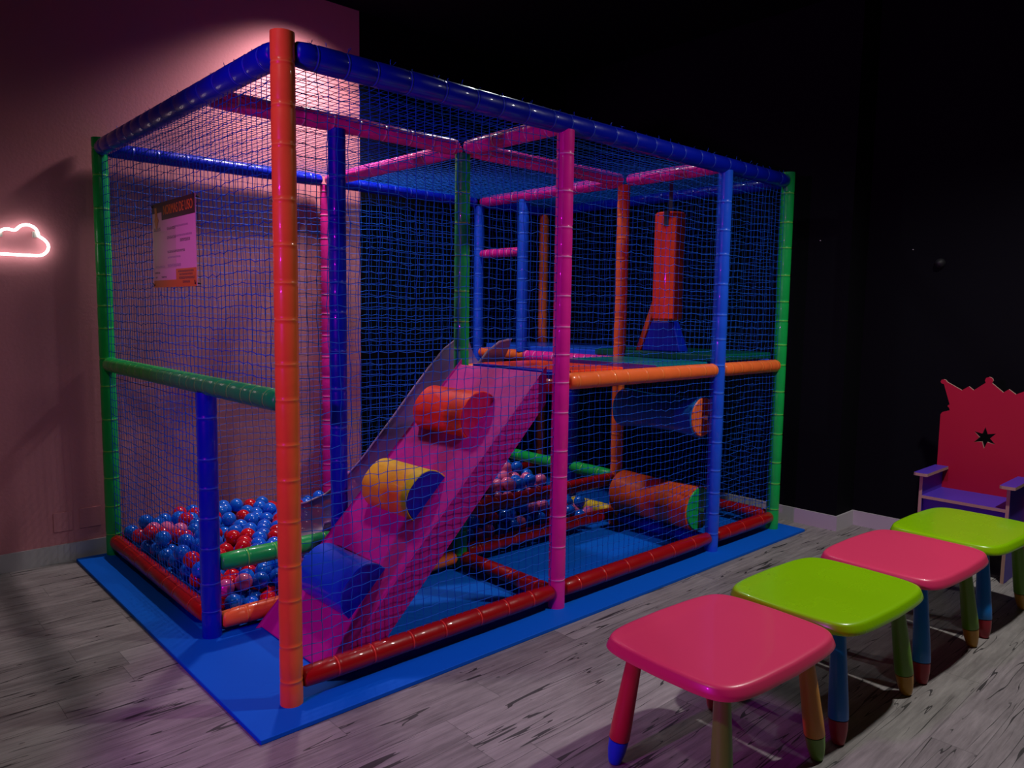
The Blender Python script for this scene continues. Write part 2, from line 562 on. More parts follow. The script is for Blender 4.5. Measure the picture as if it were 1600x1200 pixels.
def net(o, u, v, lu, lv, cell=0.0445, label=None, amp=0.0028, knot=0.0036, rad=0.0017, zz=0.005, sag=0.0, seed=0, tufts=None):
    """a knotted cord net: o origin, u and v unit directions, lu x lv metres; square cells, slightly wandering"""
    rng = np.random.default_rng(100 + seed)
    o, u, v = np.array(o, float), np.array(u, float), np.array(v, float)
    w_ = np.cross(u, v)
    nu, nv = max(2, round(lu / cell)), max(2, round(lv / cell))
    U, V = np.meshgrid(np.linspace(0, lu, nu + 1), np.linspace(0, lv, nv + 1), indexing='ij')
    ph = rng.uniform(0, 6.28, 8)
    edge = np.minimum(1, np.minimum(U, lu - U) / 0.08) * np.minimum(1, np.minimum(V, lv - V) / 0.08)
    du = (np.sin(U * 5 + V * 3 + ph[0]) + np.sin(V * 11 + ph[1])) * amp * edge + rng.normal(0, 0.0022, U.shape) * edge
    dv = (np.sin(U * 6 - V * 2 + ph[2]) + np.sin(U * 13 + ph[3])) * amp * edge + rng.normal(0, 0.0022, U.shape) * edge
    dw = (np.sin(U * 4 + ph[4]) * np.sin(V * 3.3 + ph[5])) * 0.008 * edge - sag * np.sin(np.pi * U / lu) * np.sin(np.pi * V / lv)
    # the knots step to and fro so the cords zigzag a little
    zig = ((np.arange(nu + 1)[:, None] + np.arange(nv + 1)[None, :]) % 2 - 0.5) * zz * edge
    P = o + (U + du)[..., None] * u + (V + dv + zig)[..., None] * v + dw[..., None] * w_
    vs, fs = [], []
    n0 = 0
    vlist, flist = [], []
    for axis in (0, 1):
        A = P if axis == 0 else np.transpose(P, (1, 0, 2))
        d = u if axis == 0 else v
        e1 = v if axis == 0 else u
        na, nb = A.shape[:2]
        for j in range(nb):
            line = A[:, j]
            ring = []
            for k in range(3):
                th = 2 * math.pi * k / 3
                ring.append(line + rad * (math.cos(th) * e1 + math.sin(th) * w_))
            ring = np.stack(ring, 1).reshape(-1, 3)
            vlist.append(ring)
            i = np.arange(na - 1)
            for k in range(3):
                k2 = (k + 1) % 3
                flist.append(np.stack([n0 + i * 3 + k, n0 + i * 3 + k2, n0 + (i + 1) * 3 + k2, n0 + (i + 1) * 3 + k], 1))
            n0 += na * 3
    quads = np.concatenate(flist)
    # knots: octahedra
    C = P[1:-1, 1:-1].reshape(-1, 3)
    off = np.array([u, -u, v, -v, w_, -w_]) * knot
    K = (C[:, None] + off[None]).reshape(-1, 3)
    vlist.append(K)
    t = np.array([(0, 2, 4), (2, 1, 4), (1, 3, 4), (3, 0, 4), (2, 0, 5), (1, 2, 5), (3, 1, 5), (0, 3, 5)])
    tris = (n0 + np.arange(len(C))[:, None, None] * 6 + t[None]).reshape(-1, 3)
    n0 += len(K)
    faces = quads.tolist() + tris.tolist()
    if tufts:
        # knotted cord ends standing up along the top beams
        for (a, b_) in tufts:
            a, b_ = np.array(a), np.array(b_)
            L = np.linalg.norm(b_ - a)
            s = 0.06
            while s < L:
                for rep in range(rng.integers(1, 3)):
                    base = a + (b_ - a) * s / L + rng.normal(0, 0.004, 3)
                    pts = [base]
                    dirv = np.array([rng.normal(0, .5), rng.normal(0, .5), 1.0])
                    for q in range(3):
                        dirv = dirv + rng.normal(0, .5, 3)
                        dirv /= np.linalg.norm(dirv)
                        pts.append(pts[-1] + dirv * 0.007)
                    pts = np.array(pts)
                    rr = np.stack([pts + 0.0016 * np.array([math.cos(2.09 * k), math.sin(2.09 * k), 0]) for k in range(3)], 1).reshape(-1, 3)
                    vlist.append(rr)
                    for i in range(3):
                        for k in range(3):
                            k2 = (k + 1) % 3
                            faces.append([n0 + i * 3 + k, n0 + i * 3 + k2, n0 + i * 3 + 3 + k2, n0 + i * 3 + 3 + k])
                    n0 += 12
                s += rng.uniform(0.05, 0.13)
    me = bpy.data.meshes.new('net')
    me.from_pydata(np.concatenate(vlist).tolist(), [], faces)
    me.materials.append(NET)
    me.update()
    ob = link_mesh('net', me, frame)
    if label: ob['label'] = label
    return ob


UX, UY, UZ = (1, 0, 0), (0, 1, 0), (0, 0, 1)
net((R, 0, 0.12), UX, UZ, X1 - 2 * R, HB - 0.16, label='blue netting of the front left bay', seed=1)
net((X1 + R, 0, HM + 0.03), UX, UZ, X2 - X1 - 2 * R, HB - HM - 0.07, label='blue netting above the orange beam', seed=2, knot=0.0052, rad=0.00125, zz=0.002)
net((X1 + R, 0, 0.12), UX, UZ, X2 - X1 - 2 * R, HM - 0.15, label='blue netting below the orange beam', seed=3, knot=0.0052, rad=0.00125, zz=0.002)
net((X2 + R, 0, HM + 0.03), UX, UZ, X3 - X2 - 2 * R, HB - HM - 0.07, label='blue netting of the right bay, upper part', seed=4, knot=0.0052, rad=0.00125, zz=0.002)
net((X2 + R, 0, 0.12), UX, UZ, X3 - X2 - 2 * R, HM - 0.15, label='blue netting of the right bay, lower part', seed=5, knot=0.0052, rad=0.00125, zz=0.002)
net((0, R, HM + 0.03), UY, UZ, YL - 2 * R, HB - HM - 0.07, label='blue netting of the left side', seed=6)
net((0, YM + R, 0.12), UY, UZ, YL - YM - 2 * R, HM - 0.15, label='blue netting beside the ball pit', seed=7)
net((0.03, 0.03, HB + 0.025), UX, UY, X3 - 0.06, YL - 0.06, label='blue netting roof', seed=8, sag=0.03,
    tufts=[((0.05, 0.0, HB + TOPR), (X3 - 0.05, 0.0, HB + TOPR)), ((0.0, 0.05, HB + TOPR), (0.0, YL - 0.1, HB + TOPR))])
net((R, YL, HM + 0.03), UX, UZ, X3 - 2 * R, HB - HM - 0.07, label='blue netting of the back, upper part', seed=9)
net((R, YL, 0.12), UX, UZ, X3 - 2 * R, HM - 0.15, label='blue netting of the back, lower part', seed=10)
net((X3, R, HM + 0.03), UY, UZ, YL - 2 * R, HB - HM - 0.07, label='blue netting of the right side, upper part', seed=11)
net((X3, R, 0.12), UY, UZ, YL - 2 * R, HM - 0.15, label='blue netting of the right side, lower part', seed=12)
net((R, YM, 0.09), UX, UZ, 0.66 - 2 * R, 0.22, label='strip of blue netting under the green rail', seed=13)
net((X1 + R, YM, 0.12), UX, UZ, X2 - X1 - 2 * R, 0.19, label='strip of blue netting under the red rail', seed=14)

# platform decks
def deck(c, lo, hi, label):
    o = MB().box(lo, hi).build('platform_deck', MV[c], frame, bevel=0.008)
    o['label'] = label


deck('blue', (X1 + 0.045, 0.045, HM - 0.02), (X1 + 0.12, YM - 0.045, HM + 0.045), 'blue strip at the top of the ramp')
deck('hotred', (X1 + 0.12, 0.045, HM - 0.02), (2.00, YM - 0.045, HM + 0.05), 'red platform pad')
deck('purple', (2.00, 0.045, HM - 0.02), (2.30, YM - 0.045, HM + 0.048), 'dark purple platform pad')
deck('teal', (2.30, 0.045, HM - 0.02), (X2 - 0.045, YM - 0.045, HM + 0.05), 'teal platform pad')
deck('dgreen', (X2 + 0.0, 0.045, HM + 0.045), (X3 - 0.045, 1.02, HM + 0.09), 'dark green raised platform')
deck('lblue', (X2 + 0.05, 1.03, HM + 0.03), (X3 - 0.045, YL - 0.05, HM + 0.075), 'blue platform pad at the back')

# ------------------------------------------------------------------ foam climbing ramp with three bolsters
RA, RB = Vector((0.20, 0, 0.0)), Vector((1.40, 0, 1.205))
rs = (RB - RA).normalized()
rn = Vector((-rs.z, 0, rs.x))
ramp = empty('climbing_ramp', (RA.x, 0.4, 0))
tag(ramp, 'magenta padded foam climbing ramp with three half-round bolsters, inside the frame', 'ramp')
th_ = 0.11
low = RA - rn * th_
bx = RA.x + th_ / rs.z
prof = [(RA.x, 0.002), (RB.x, RB.z), (RB.x, RB.z - th_ / rs.x), (bx, 0.002)]
mb = MB()
y0, y1 = 0.062, 0.735
vs = [(x - RA.x, y - 0.4, z) for y in (y0, y1) for x, z in prof]
mb.add(vs, [(0, 1, 2, 3)[::-1], (4, 5, 6, 7), (0, 1, 5, 4)[::-1], (1, 2, 6, 5)[::-1], (2, 3, 7, 6)[::-1], (3, 0, 4, 7)[::-1]], 0, False)
rb = mb.build('ramp_slab', MV['magenta'], ramp)
bv = rb.modifiers.new('bevel', 'BEVEL'); bv.width = 0.012; bv.segments = 3
sm = MB()
a, b = RA + rs * 0.05, RB - rs * 0.03
sm.lathe(Vector((a.x - RA.x, y0 - 0.4 + 0.003, a.z - 0.0)) + rn * 0.001, Vector((b.x - RA.x, y0 - 0.4 + 0.003, b.z)) + rn * 0.001,
         [(0, 0.0025), ((b - a).length, 0.0025)], 8)
sm.build('seam_piping', vinyl('pale_piping', (0.8, 0.3, 0.5)), ramp)['label'] = 'pale seam along the ramp edge'


def bolster(s, c, capc, yb0, yb1, label):
    n = 18
    W, H = 0.128, 0.128
    base = RA + rs * s
    ring = []
    for i in range(n + 1):
        t = math.pi * i / n
        cx = math.copysign(abs(math.cos(t)) ** 0.8, math.cos(t))
        ring.append((-cx * W, abs(math.sin(t)) ** 0.9 * H))
    mb = MB()

    def P(al, up, y):
        q = base + rs * al + rn * (up - 0.004)
        return (q.x - RA.x, y - 0.4, q.z)
    vs = [P(al, up, y) for y in (yb0, yb1) for al, up in ring]
    fs = [(i, i + 1, n + 1 + i + 1, n + 1 + i) for i in range(n)] + [(0, n + 1, 2 * n + 1, n)]
    mb.add(vs, fs, 0)
    o = mb.build('bolster', MV[c], ramp)
    o['label'] = label
    for y, dy, nm in ((yb0, -0.006, 0), (yb1, 0.006, 1)):
        m2 = MB()
        v2 = [P(al, up, y) for al, up in ring] + [P(al * 0.96, up * 0.96 + 0.002, y + dy) for al, up in ring]
        f2 = [(i, i + 1, n + 1 + i + 1, n + 1 + i) for i in range(n)] + [tuple(range(n + 1, 2 * n + 2))]
        m2.add(v2, f2, 0)
        e = m2.build('end_cap', MV[capc], o)
        e['label'] = capc.replace('hotred', 'red') + ' end of the bolster'
    pp = MB()
    for i in range(n):
        A, B = Vector(P(*ring[i], yb0 - 0.001)), Vector(P(*ring[i + 1], yb0 - 0.001))
        pp.lathe(A, B, [(0, 0.003), ((B - A).length, 0.003)], 6)
    pp.build('piping', MV[c], o)


MV['bol_blue'] = vinyl('bolster_blue', (0.004, 0.07, 0.62), 0.45)
MV['bol_yellow'] = vinyl('bolster_yellow', (0.85, 0.55, 0.02), 0.45)
bolster(0.365, 'bol_blue', 'blue', 0.20, 0.59, 'blue bolster near the foot of the ramp')
bolster(0.875, 'bol_yellow', 'blue', 0.235, 0.62, 'yellow bolster halfway up the ramp')
bolster(1.365, 'hotred', 'crimson', 0.275, 0.67, 'orange-red bolster near the top of the ramp')

# ------------------------------------------------------------------ slide into the ball pit
def slide_material():
    m, nt, b = new_mat('smoky_violet_plastic')
    b.inputs['Base Color'].default_value = (0.12, 0.05, 0.17, 1)
    b.inputs['Roughness'].default_value = 0.4
    b.inputs['Specular IOR Level'].default_value = 0.25
    b.inputs['Alpha'].default_value = 0.72
    return m


path = [(1.92, 1.165), (1.82, 1.15), (1.72, 1.09), (1.60, 0.975), (1.50, 0.87), (1.30, 0.65), (1.10, 0.44), (0.98, 0.335), (0.86, 0.265), (0.74, 0.235), (0.62, 0.23)]
sl = empty('slide', (1.2, 1.09, 0))
tag(sl, 'smoky violet see-through plastic slide coming down from the platform into the ball pit', 'slide')
sec = []
for i in range(13):
    t = -1 + 2 * i / 12
    yy = 0.215 * t
    up = 0.16 * max(0, (abs(t) - 0.45) / 0.55) ** 1.7
    sec.append((yy, up))
inner = [(y, u + 0.006) for y, u in sec][::-1]
loop = sec + inner
mb = MB()
vs, fs = [], []
for k, (x, z) in enumerate(path):
    hscale = 1.0
    for (y, u) in loop:
        vs.append((x - 1.2, y, z + u))
nl = len(loop)
for k in range(len(path) - 1):
    for i in range(nl):
        j = (i + 1) % nl
        fs.append((k * nl + i, (k + 1) * nl + i, (k + 1) * nl + j, k * nl + j))
fs.append(tuple(range(nl))); fs.append(tuple((len(path) - 1) * nl + i for i in range(nl))[::-1])
mb.add(vs, fs)
mb.build('chute', slide_material(), sl, 60)
M_RIM = plastic('pale_violet_rim', (0.25, 0.17, 0.3), 0.12, 0.6)
for s_ in (-1, 1):
    rm = MB()
    pts = [Vector((x - 1.2, s_ * 0.212, z + 0.164)) for x, z in path]
    for A, B in zip(pts[:-1], pts[1:]):
        rm.lathe(A, B, [(0, 0.0065), ((B - A).length, 0.0065)], 8)
    rm.build('rim', M_RIM, sl)['label'] = 'pale glossy rim of the slide'

# ------------------------------------------------------------------ squeeze rollers
def roller(name, c, capc, z, r0, r1, label, gap=0.02):
    ya, yb = 0.085, 0.72
    root = empty(name, (X2 - 0.02, (ya + yb) / 2, z))
    tag(root, label, 'roller', 'padded rollers across the passage')
    L = yb - ya
    ax = MB().lathe((0, -L / 2 - 0.05, 0), (0, L / 2 + 0.05, 0), [(0, 0.018), (L + 0.10, 0.018)], 12)
    ax.build('axle', M_METAL, root)
    n = 14
    prof = []
    for i in range(n + 1):
        t = i / n
        r = r0 + (r1 - r0) * abs(2 * t - 1) ** 2.0
        prof.append((t * L, r))
    prof = [(0.0, r1 - 0.012), (0.006, r1 - 0.002)] + prof[1:-1] + [(L - 0.006, r1 - 0.002), (L, r1 - 0.012)]
    MB().lathe((0, -L / 2, 0), (0, L / 2, 0), prof, 28).build('cushion', MV[c], root)
    for s in (-1, 1):
        e = MB().lathe((0, s * L / 2, 0), (0, s * (L / 2 + 0.006), 0), [(0, r1 - 0.010), (0.006, r1 - 0.016)], 28).build('end_cap', MV[capc], root)
        e['label'] = {'orange': 'orange-red', 'green': 'green'}[capc] + ' end cap of the roller'


M_METAL = plastic('grey_metal', (0.3, 0.3, 0.32), 0.35)
M_METAL.node_tree.nodes['Principled BSDF'].inputs['Metallic'].default_value = 0.9
MV['rollteal'] = vinyl('roller_teal', (0.006, 0.13, 0.42), 0.5)
MV['rollorange'] = vinyl('roller_orange', (0.75, 0.10, 0.015), 0.5)
roller('squeeze_roller', 'rollteal', 'orange', 0.85, 0.115, 0.135, 'dark teal padded roller with an orange end, the upper one under the platform')
roller('squeeze_roller', 'rollorange', 'green', 0.255, 0.14, 0.15, 'orange padded roller with a green end, the lower one above the mat')

# ------------------------------------------------------------------ punch bag
bag = empty('punch_bag', (2.90, 0.42, HB), math.radians(-68))
tag(bag, 'orange-red padded punch bag hanging on a dark strap above the platform', 'punch bag')
MB().lathe((0, 0, -0.945), (0, 0, -0.245), [(0, 0.085), (0.012, 0.098), (0.69, 0.098), (0.70, 0.088)], 28).build('bag_body', MV['hotred'], bag)
M_STRAP = plastic('dark_webbing', (0.02, 0.03, 0.04), 0.7, 0)
st = MB()
st.box((-0.012, -0.0015, -0.25), (0.012, 0.0015, -0.045))
st.box((-0.015, -0.106, -0.34), (0.015, -0.098, -0.245))
st.box((-0.015, -0.106, -0.249), (0.015, 0.0, -0.243))
st.build('strap', M_STRAP, bag)

# foam climbing block on the raised deck
fb = empty('foam_block', (3.07, 0.53, HM + 0.09))
tag(fb, 'dark blue tapered foam climbing block on the green raised platform behind the bag', 'foam block')
mb = MB()
hb = 0.205
vs = [(-0.10, -0.17, 0), (0.01, -0.17, 0), (0.01, 0.15, 0), (-0.10, 0.15, 0), (-0.08, -0.095, hb), (-0.01, -0.095, hb), (-0.01, 0.085, hb), (-0.08, 0.085, hb)]
mb.add(vs, [(0, 3, 2, 1), (4, 5, 6, 7), (0, 1, 5, 4), (1, 2, 6, 5), (2, 3, 7, 6), (3, 0, 4, 7)], 0, False)
mb.build('block_body', MV['blue'], fb, bevel=0.01)
mb = MB()
vs = [(-0.10, 0.155, 0), (0.14, 0.155, 0), (0.14, 0.20, 0), (-0.10, 0.20, 0), (-0.08, 0.045, 0.34), (0.10, 0.045, 0.34), (0.10, 0.085, 0.34), (-0.08, 0.085, 0.34)]
mb.add(vs, [(0, 3, 2, 1), (4, 5, 6, 7), (0, 1, 5, 4), (1, 2, 6, 5), (2, 3, 7, 6), (3, 0, 4, 7)], 0, False)
mb.build('side_pad', MV['rollorange'], fb, bevel=0.006)['label'] = 'orange sloping pad on the side of the block'

# ------------------------------------------------------------------ rules sign on the left net
def flat(name, rgb, rough=0.5):
    return plastic(name, rgb, rough, 0.0)


S_PINK = flat('sign_pale_pink', (0.78, 0.40, 0.46))
S_DARK = flat('sign_dark_brown', (0.045, 0.012, 0.014))
S_OR = flat('sign_orange', (0.65, 0.19, 0.015))
S_INK = flat('sign_ink', (0.12, 0.03, 0.05))
S_GREY = flat('sign_soft_ink', (0.36, 0.17, 0.24))
S_PEACH = flat('sign_peach', (0.66, 0.38, 0.36))
sw, sh = 0.565, 0.400
# local frame: x to the viewer's right, y up, z out towards the viewer (world -X)
sg = empty('rules_sign', (-0.022, 0.80 + sw / 2, 1.592))
sg.rotation_euler = Matrix(((0, 0, -1), (-1, 0, 0), (0, 1, 0))).to_euler()
tag(sg, 'pink rules sign with a dark heading and orange foot, hung on the left netting', 'sign')


def sbox(m, x0, y0, x1, y1, z0, z1):
    m.box((x0 * sw - sw / 2, y0 * sh, z0), (x1 * sw - sw / 2, y1 * sh, z1))


m_ = MB(); sbox(m_, 0, 0, 1, 1, 0, 0.003); m_.build('panel', S_PINK, sg)
m_ = MB(); sbox(m_, 0.24, 0.79, 1, 1, 0.003, 0.0036); sbox(m_, 0, 0.885, 0.24, 1, 0.003, 0.0036); m_.build('heading_band', S_DARK, sg)
m_ = MB(); sbox(m_, 0, 0, 1, 0.085, 0.003, 0.0036); sbox(m_, 0.55, 0.085, 1, 0.205, 0.003, 0.0036); m_.build('foot_band', S_OR, sg)
m_ = MB(); sbox(m_, 0.03, 0.22, 0.56, 0.66, 0.003, 0.0034); m_.build('peach_patch', S_PEACH, sg)
arrow = [(0.06, 0.80), (0.10, 0.68), (0.16, 0.80), (0.13, 0.84), (0.12, 0.95), (0.07, 0.95), (0.08, 0.84)]
ar = extrude_outline('carrot_arrow', [[(x * sw - sw / 2, y * sh) for x, y in arrow]], 0.001, [S_OR], sg)
ar.location = (0, 0, 0.0045)
text_mesh('heading_text', 'NORMAS DE USO', 0.062, S_OR, sg, (0.62 * sw - sw / 2, 0.893 * sh, 0.0042), (0, 0, 0), 0.78)


def print_material(name, ink, paper, sc):
    m, nt, bs = new_mat(name)
    tc = nt.nodes.new('ShaderNodeTexCoord')
    mp = nt.nodes.new('ShaderNodeMapping'); mp.inputs['Scale'].default_value = (sc, sc * 0.8, 1)
    nt.links.new(tc.outputs['Object'], mp.inputs['Vector'])
    n = nt.nodes.new('ShaderNodeTexNoise'); n.inputs['Scale'].default_value = 1.0; n.inputs['Detail'].default_value = 2
    nt.links.new(mp.outputs['Vector'], n.inputs['Vector'])
    cr = nt.nodes.new('ShaderNodeValToRGB'); cr.color_ramp.interpolation = 'CONSTANT'
    cr.color_ramp.elements[0].color = (*ink, 1)
    cr.color_ramp.elements[1].color = (*paper, 1); cr.color_ramp.elements[1].position = 0.53
    nt.links.new(n.outputs['Fac'], cr.inputs[0]); nt.links.new(cr.outputs[0], bs.inputs['Base Color'])
    bs.inputs['Roughness'].default_value = 0.5
    return m


PR_DARK = print_material('dark_small_print', (0.16, 0.04, 0.07), (0.62, 0.31, 0.40), 260)
PR_SOFT = print_material('soft_small_print', (0.36, 0.17, 0.24), (0.68, 0.34, 0.43), 300)
PR_FOOT = print_material('foot_small_print', (0.14, 0.03, 0.03), (0.55, 0.11, 0.015), 260)
for (x0, x1, y, h_, pm_) in ((0.36, 0.56, .68, .034, PR_DARK), (0.36, 0.57, .575, .034, PR_DARK), (0.36, 0.76, .41, .028, PR_DARK), (0.36, 0.66, .345, .02, PR_SOFT),
                        (0.66, 0.88, .525, .034, PR_DARK), (0.36, 0.66, .25, .034, PR_SOFT), (0.03, 0.16, .175, .022, PR_DARK), (0.05, 0.09, .12, .02, PR_DARK),
                        (0.20, 0.32, .12, .02, PR_DARK), (0.04, 0.2, .69, .04, PR_DARK), (0.56, 0.84, .69, .02, PR_SOFT), (0.58, 0.92, .58, .022, PR_SOFT),
                        (0.05, 0.28, .245, .02, PR_SOFT), (0.60, 0.94, .175, .022, PR_FOOT), (0.63, 0.92, .14, .02, PR_FOOT), (0.62, 0.96, .10, .028, PR_FOOT), (0.70, 0.86, .055, .026, PR_FOOT)):
    m_ = MB(); sbox(m_, x0, y - h_ / 2, x1, y + h_ / 2, 0.003, 0.0042 if pm_ is PR_FOOT else 0.0038); m_.build('print_line', pm_, sg)
for x in (0.02, 0.98):
    for y in (0.03, 0.97):
        px, py = x * sw - sw / 2, y * sh
        m_ = MB()
        m_.lathe((px, py, -0.018), (px, py, 0.008), [(0, 0.004), (0.026, 0.004)], 8)
        m_.lathe((px, py, 0.006), (px + 0.012 * (1 if x > .5 else -1), py + 0.014, 0.012), [(0, 0.0018), (0.018, 0.0018)], 6)
        m_.build('fixing_tie', M_STRAP, sg)

# ------------------------------------------------------------------ neon cloud
def emit(name, rgb, s):
    m, nt, b = new_mat(name)
    b.inputs['Base Color'].default_value = (0.9, 0.85, 0.85, 1)
    b.inputs['Emission Color'].default_value = (*rgb, 1)
    b.inputs['Emission Strength'].default_value = s
    return m


cl = [(-0.56, 1.77), (-0.501, 1.775), (-0.412, 1.775), (-0.333, 1.774), (-0.305, 1.777), (-0.282, 1.794), (-0.269, 1.818), (-0.27, 1.842), (-0.283, 1.862), (-0.301, 1.876), (-0.316, 1.884), (-0.318, 1.905), (-0.328, 1.926), (-0.349, 1.94), (-0.374, 1.944), (-0.4, 1.935), (-0.413, 1.921), (-0.425, 1.908), (-0.443, 1.909), (-0.46, 1.913), (-0.478, 1.91), (-0.496, 1.9), (-0.514, 1.883), (-0.524, 1.861), (-0.547, 1.853), (-0.571, 1.834), (-0.587, 1.805), (-0.579, 1.779)]
cc = empty('neon_cloud_lamp', (-0.43, 2.385, 1.77))
tag(cc, 'glowing white neon lamp in the shape of a cloud on the pink wall', 'wall lamp')
cu = bpy.data.curves.new('tube', 'CURVE'); cu.dimensions = '3D'; cu.bevel_depth = 0.0075; cu.bevel_resolution = 4; cu.resolution_u = 4
s = cu.splines.new('NURBS'); s.points.add(len(cl) - 1); s.order_u = 3; s.use_cyclic_u = True
for i, (x, z) in enumerate(cl): s.points[i].co = (x + 0.43, 0, z - 1.77, 1)
tmp = bpy.data.objects.new('tube', cu); COL.objects.link(tmp); bpy.context.view_layer.update()
me = bpy.data.meshes.new_from_object(tmp); bpy.data.objects.remove(tmp)
me.materials.clear(); me.materials.append(emit('neon_white', (1.0, 0.95, 0.93), 3.0))
link_mesh('neon_tube', me, cc)
cu.bevel_depth = 0.0055
M_CLEAR = plastic('milky_bracket', (0.6, 0.56, 0.5), 0.3)
for x, z in ((-0.497, 1.885), (-0.330, 1.893)):
    k = MB().box((x - 0.012 + 0.43, 0.004, z - 0.016 - 1.77), (x + 0.012 + 0.43, 0.033, z + 0.016 - 1.77))
    k.build('bracket', M_CLEAR, cc, bevel=0.003)

# painted-over blank plates low on the pink wall
for (x0, z0, x1, z1, lb) in ((-0.165, 0.167, -0.047, 0.287, 'square pink painted blank plate on the pink wall, next to the green post'),
                         (-0.300, 0.165, -0.200, 0.280, 'faint pink painted blank plate on the pink wall, the one farther from the green post')):
    o = MB().box((x0, YW - 0.006, z0), (x1, YW, z1)).build('wall_plate', M_PINKWALL, bevel=0.002)
    tag(o, lb, 'wall plate')

# small sensor dome and pale screw heads on the black wall
sd = MB().lathe((4.265, -0.78, 1.86), (4.20, -0.78, 1.86), [(0, 0.032), (0.012, 0.032), (0.028, 0.025), (0.040, 0.011), (0.043, 0.003)], 20).build('motion_sensor', plastic('black_plastic', (0.006, 0.006, 0.008), 0.6, 0.0))
tag(sd, 'small black dome sensor on the black wall above the throne', 'sensor')
for (x, y, z, lb) in ((4.265, -0.603, 1.959, 'tiny pale screw head on the black wall beside the dome sensor'), (3.99, -0.082, 2.03, 'tiny pale screw head on the black pillar right of the play frame')):
    o = MB().lathe((x, y, z), (x - 0.008, y, z), [(0, 0.004), (0.005, 0.004), (0.008, 0.002)], 10).build('wall_screw', M_SKIRT)
    tag(o, lb, 'screw')

# ------------------------------------------------------------------ children's tables
def table_top(parent, mat):
    a, b_, zt = 0.3535, 0.277, 0.452
    n = 128

    def outline(s, z):
        pts = []
        for i in range(n):
            t = 2 * math.pi * i / n
            c_, s_2 = math.cos(t), math.sin(t)
            e = 2 / 8.0
            u_ = math.copysign(abs(c_) ** e, c_)
            v_ = math.copysign(abs(s_2) ** e, s_2)
            x = (a - s) * u_ * (1 - 0.055 * v_ * v_)
            y = (b_ - s) * v_ * (1 - 0.075 * u_ * u_)
            pts.append((x, y, z))
        return pts
    rings = [(0.10, zt - 0.001), (0.03, zt), (0.020, zt - 0.0008), (0.013, zt - 0.004), (0.009, zt - 0.010), (0.004, zt - 0.024), (0.0, zt - 0.036), (0.0015, zt - 0.040), (0.006, zt - 0.041), (0.012, zt - 0.036), (0.03, zt - 0.03), (0.10, zt - 0.03)]
    vs = []
    for s_, z in rings: vs += outline(s_, z)
    fs = []
    for k in range(len(rings) - 1):
        for i in range(n):
            j = (i + 1) % n
            fs.append((k * n + i, (k + 1) * n + i, (k + 1) * n + j, k * n + j))
    fs.append(tuple(range(n)))
    fs.append(tuple((len(rings) - 1) * n + i for i in range(n))[::-1])
    return MB().add(vs, fs).build('tabletop', mat, parent, 50)


T_RED = plastic('red_table_plastic', (0.72, 0.045, 0.13), 0.33)
T_LIME = plastic('lime_table_plastic', (0.25, 0.55, 0.0), 0.26)
LEGM = {'red': plastic('red_leg', (0.55, 0.008, 0.04), 0.4), 'yellow': plastic('yellow_leg', (0.62, 0.26, 0.02), 0.4),
        'green': plastic('green_leg', (0.12, 0.30, 0.006), 0.4), 'blue': plastic('blue_leg', (0.0, 0.20, 0.66), 0.4),
        'dblue': plastic('deep_blue_foot', (0.004, 0.05, 0.75), 0.4), 'crimson': plastic('crimson_foot', (0.36, 0.006, 0.02), 0.4),
        'ochre': plastic('ochre_foot', (0.55, 0.26, 0.01), 0.4), 'olive': plastic('olive_leg', (0.15, 0.36, 0.03), 0.4)}


def kids_table(cx, cy, rz, topm, legs, label):
    """legs: dict corner -> (leg colour, foot colour)"""
    t = empty('kids_table', (cx, cy, FZ), rz)
    tag(t, label, 'table', 'children\'s plastic tables in a row')
    table_top(t, topm)
    for (sx, sy), (lc, fc) in legs.items():
        top = Vector((sx * 0.235, sy * 0.165, 0.424)); bot = Vector((sx * 0.282, sy * 0.212, 0.0))
        L = (top - bot).length
        kf = 0.088 / 0.424
        mid = bot + (top - bot) * kf
        lg = MB().lathe(mid, top, [(0, 0.0335), (0.003, 0.035), (0.05, 0.0345), (0.15, 0.031), (L - 0.088, 0.024)], 24).build('leg', LEGM[lc], t)
        lg['label'] = {'dblue': 'blue'}.get(lc, lc) + ' table leg'
        ft = MB().lathe(bot, mid, [(0, 0.017), (0.004, 0.021), (0.02, 0.0255), (0.05, 0.031), (0.086, 0.0335)], 24).build('foot', LEGM[fc], lg)
        ft['label'] = {'dblue': 'blue', 'crimson': 'dark red', 'ochre': 'yellow', 'olive': 'green'}.get(fc, fc) + ' foot of the leg'
    return t


BL, BR, FL, FR = (-1, 1), (1, 1), (-1, -1), (1, -1)
LR = {BL: ('red', 'dblue'), FL: ('olive', 'yellow'), FR: ('yellow', 'olive'), BR: ('red', 'red')}
LG = {BL: ('red', 'dblue'), FL: ('blue', 'crimson'), FR: ('green', 'ochre'), BR: ('yellow', 'green')}
RZ = math.radians(-2.6)
kids_table(0.925, -1.272, RZ, T_RED, LR, 'raspberry red plastic children\'s table nearest the viewer')
kids_table(1.635, -1.305, RZ, T_LIME, LG, 'lime green children\'s table standing between the two red tables')
kids_table(2.345, -1.338, RZ, T_RED, LG, 'red children\'s table standing between the two lime green tables')
kids_table(3.058, -1.370, RZ, T_LIME, LG, 'lime green children\'s table at the far end of the row, before the throne')

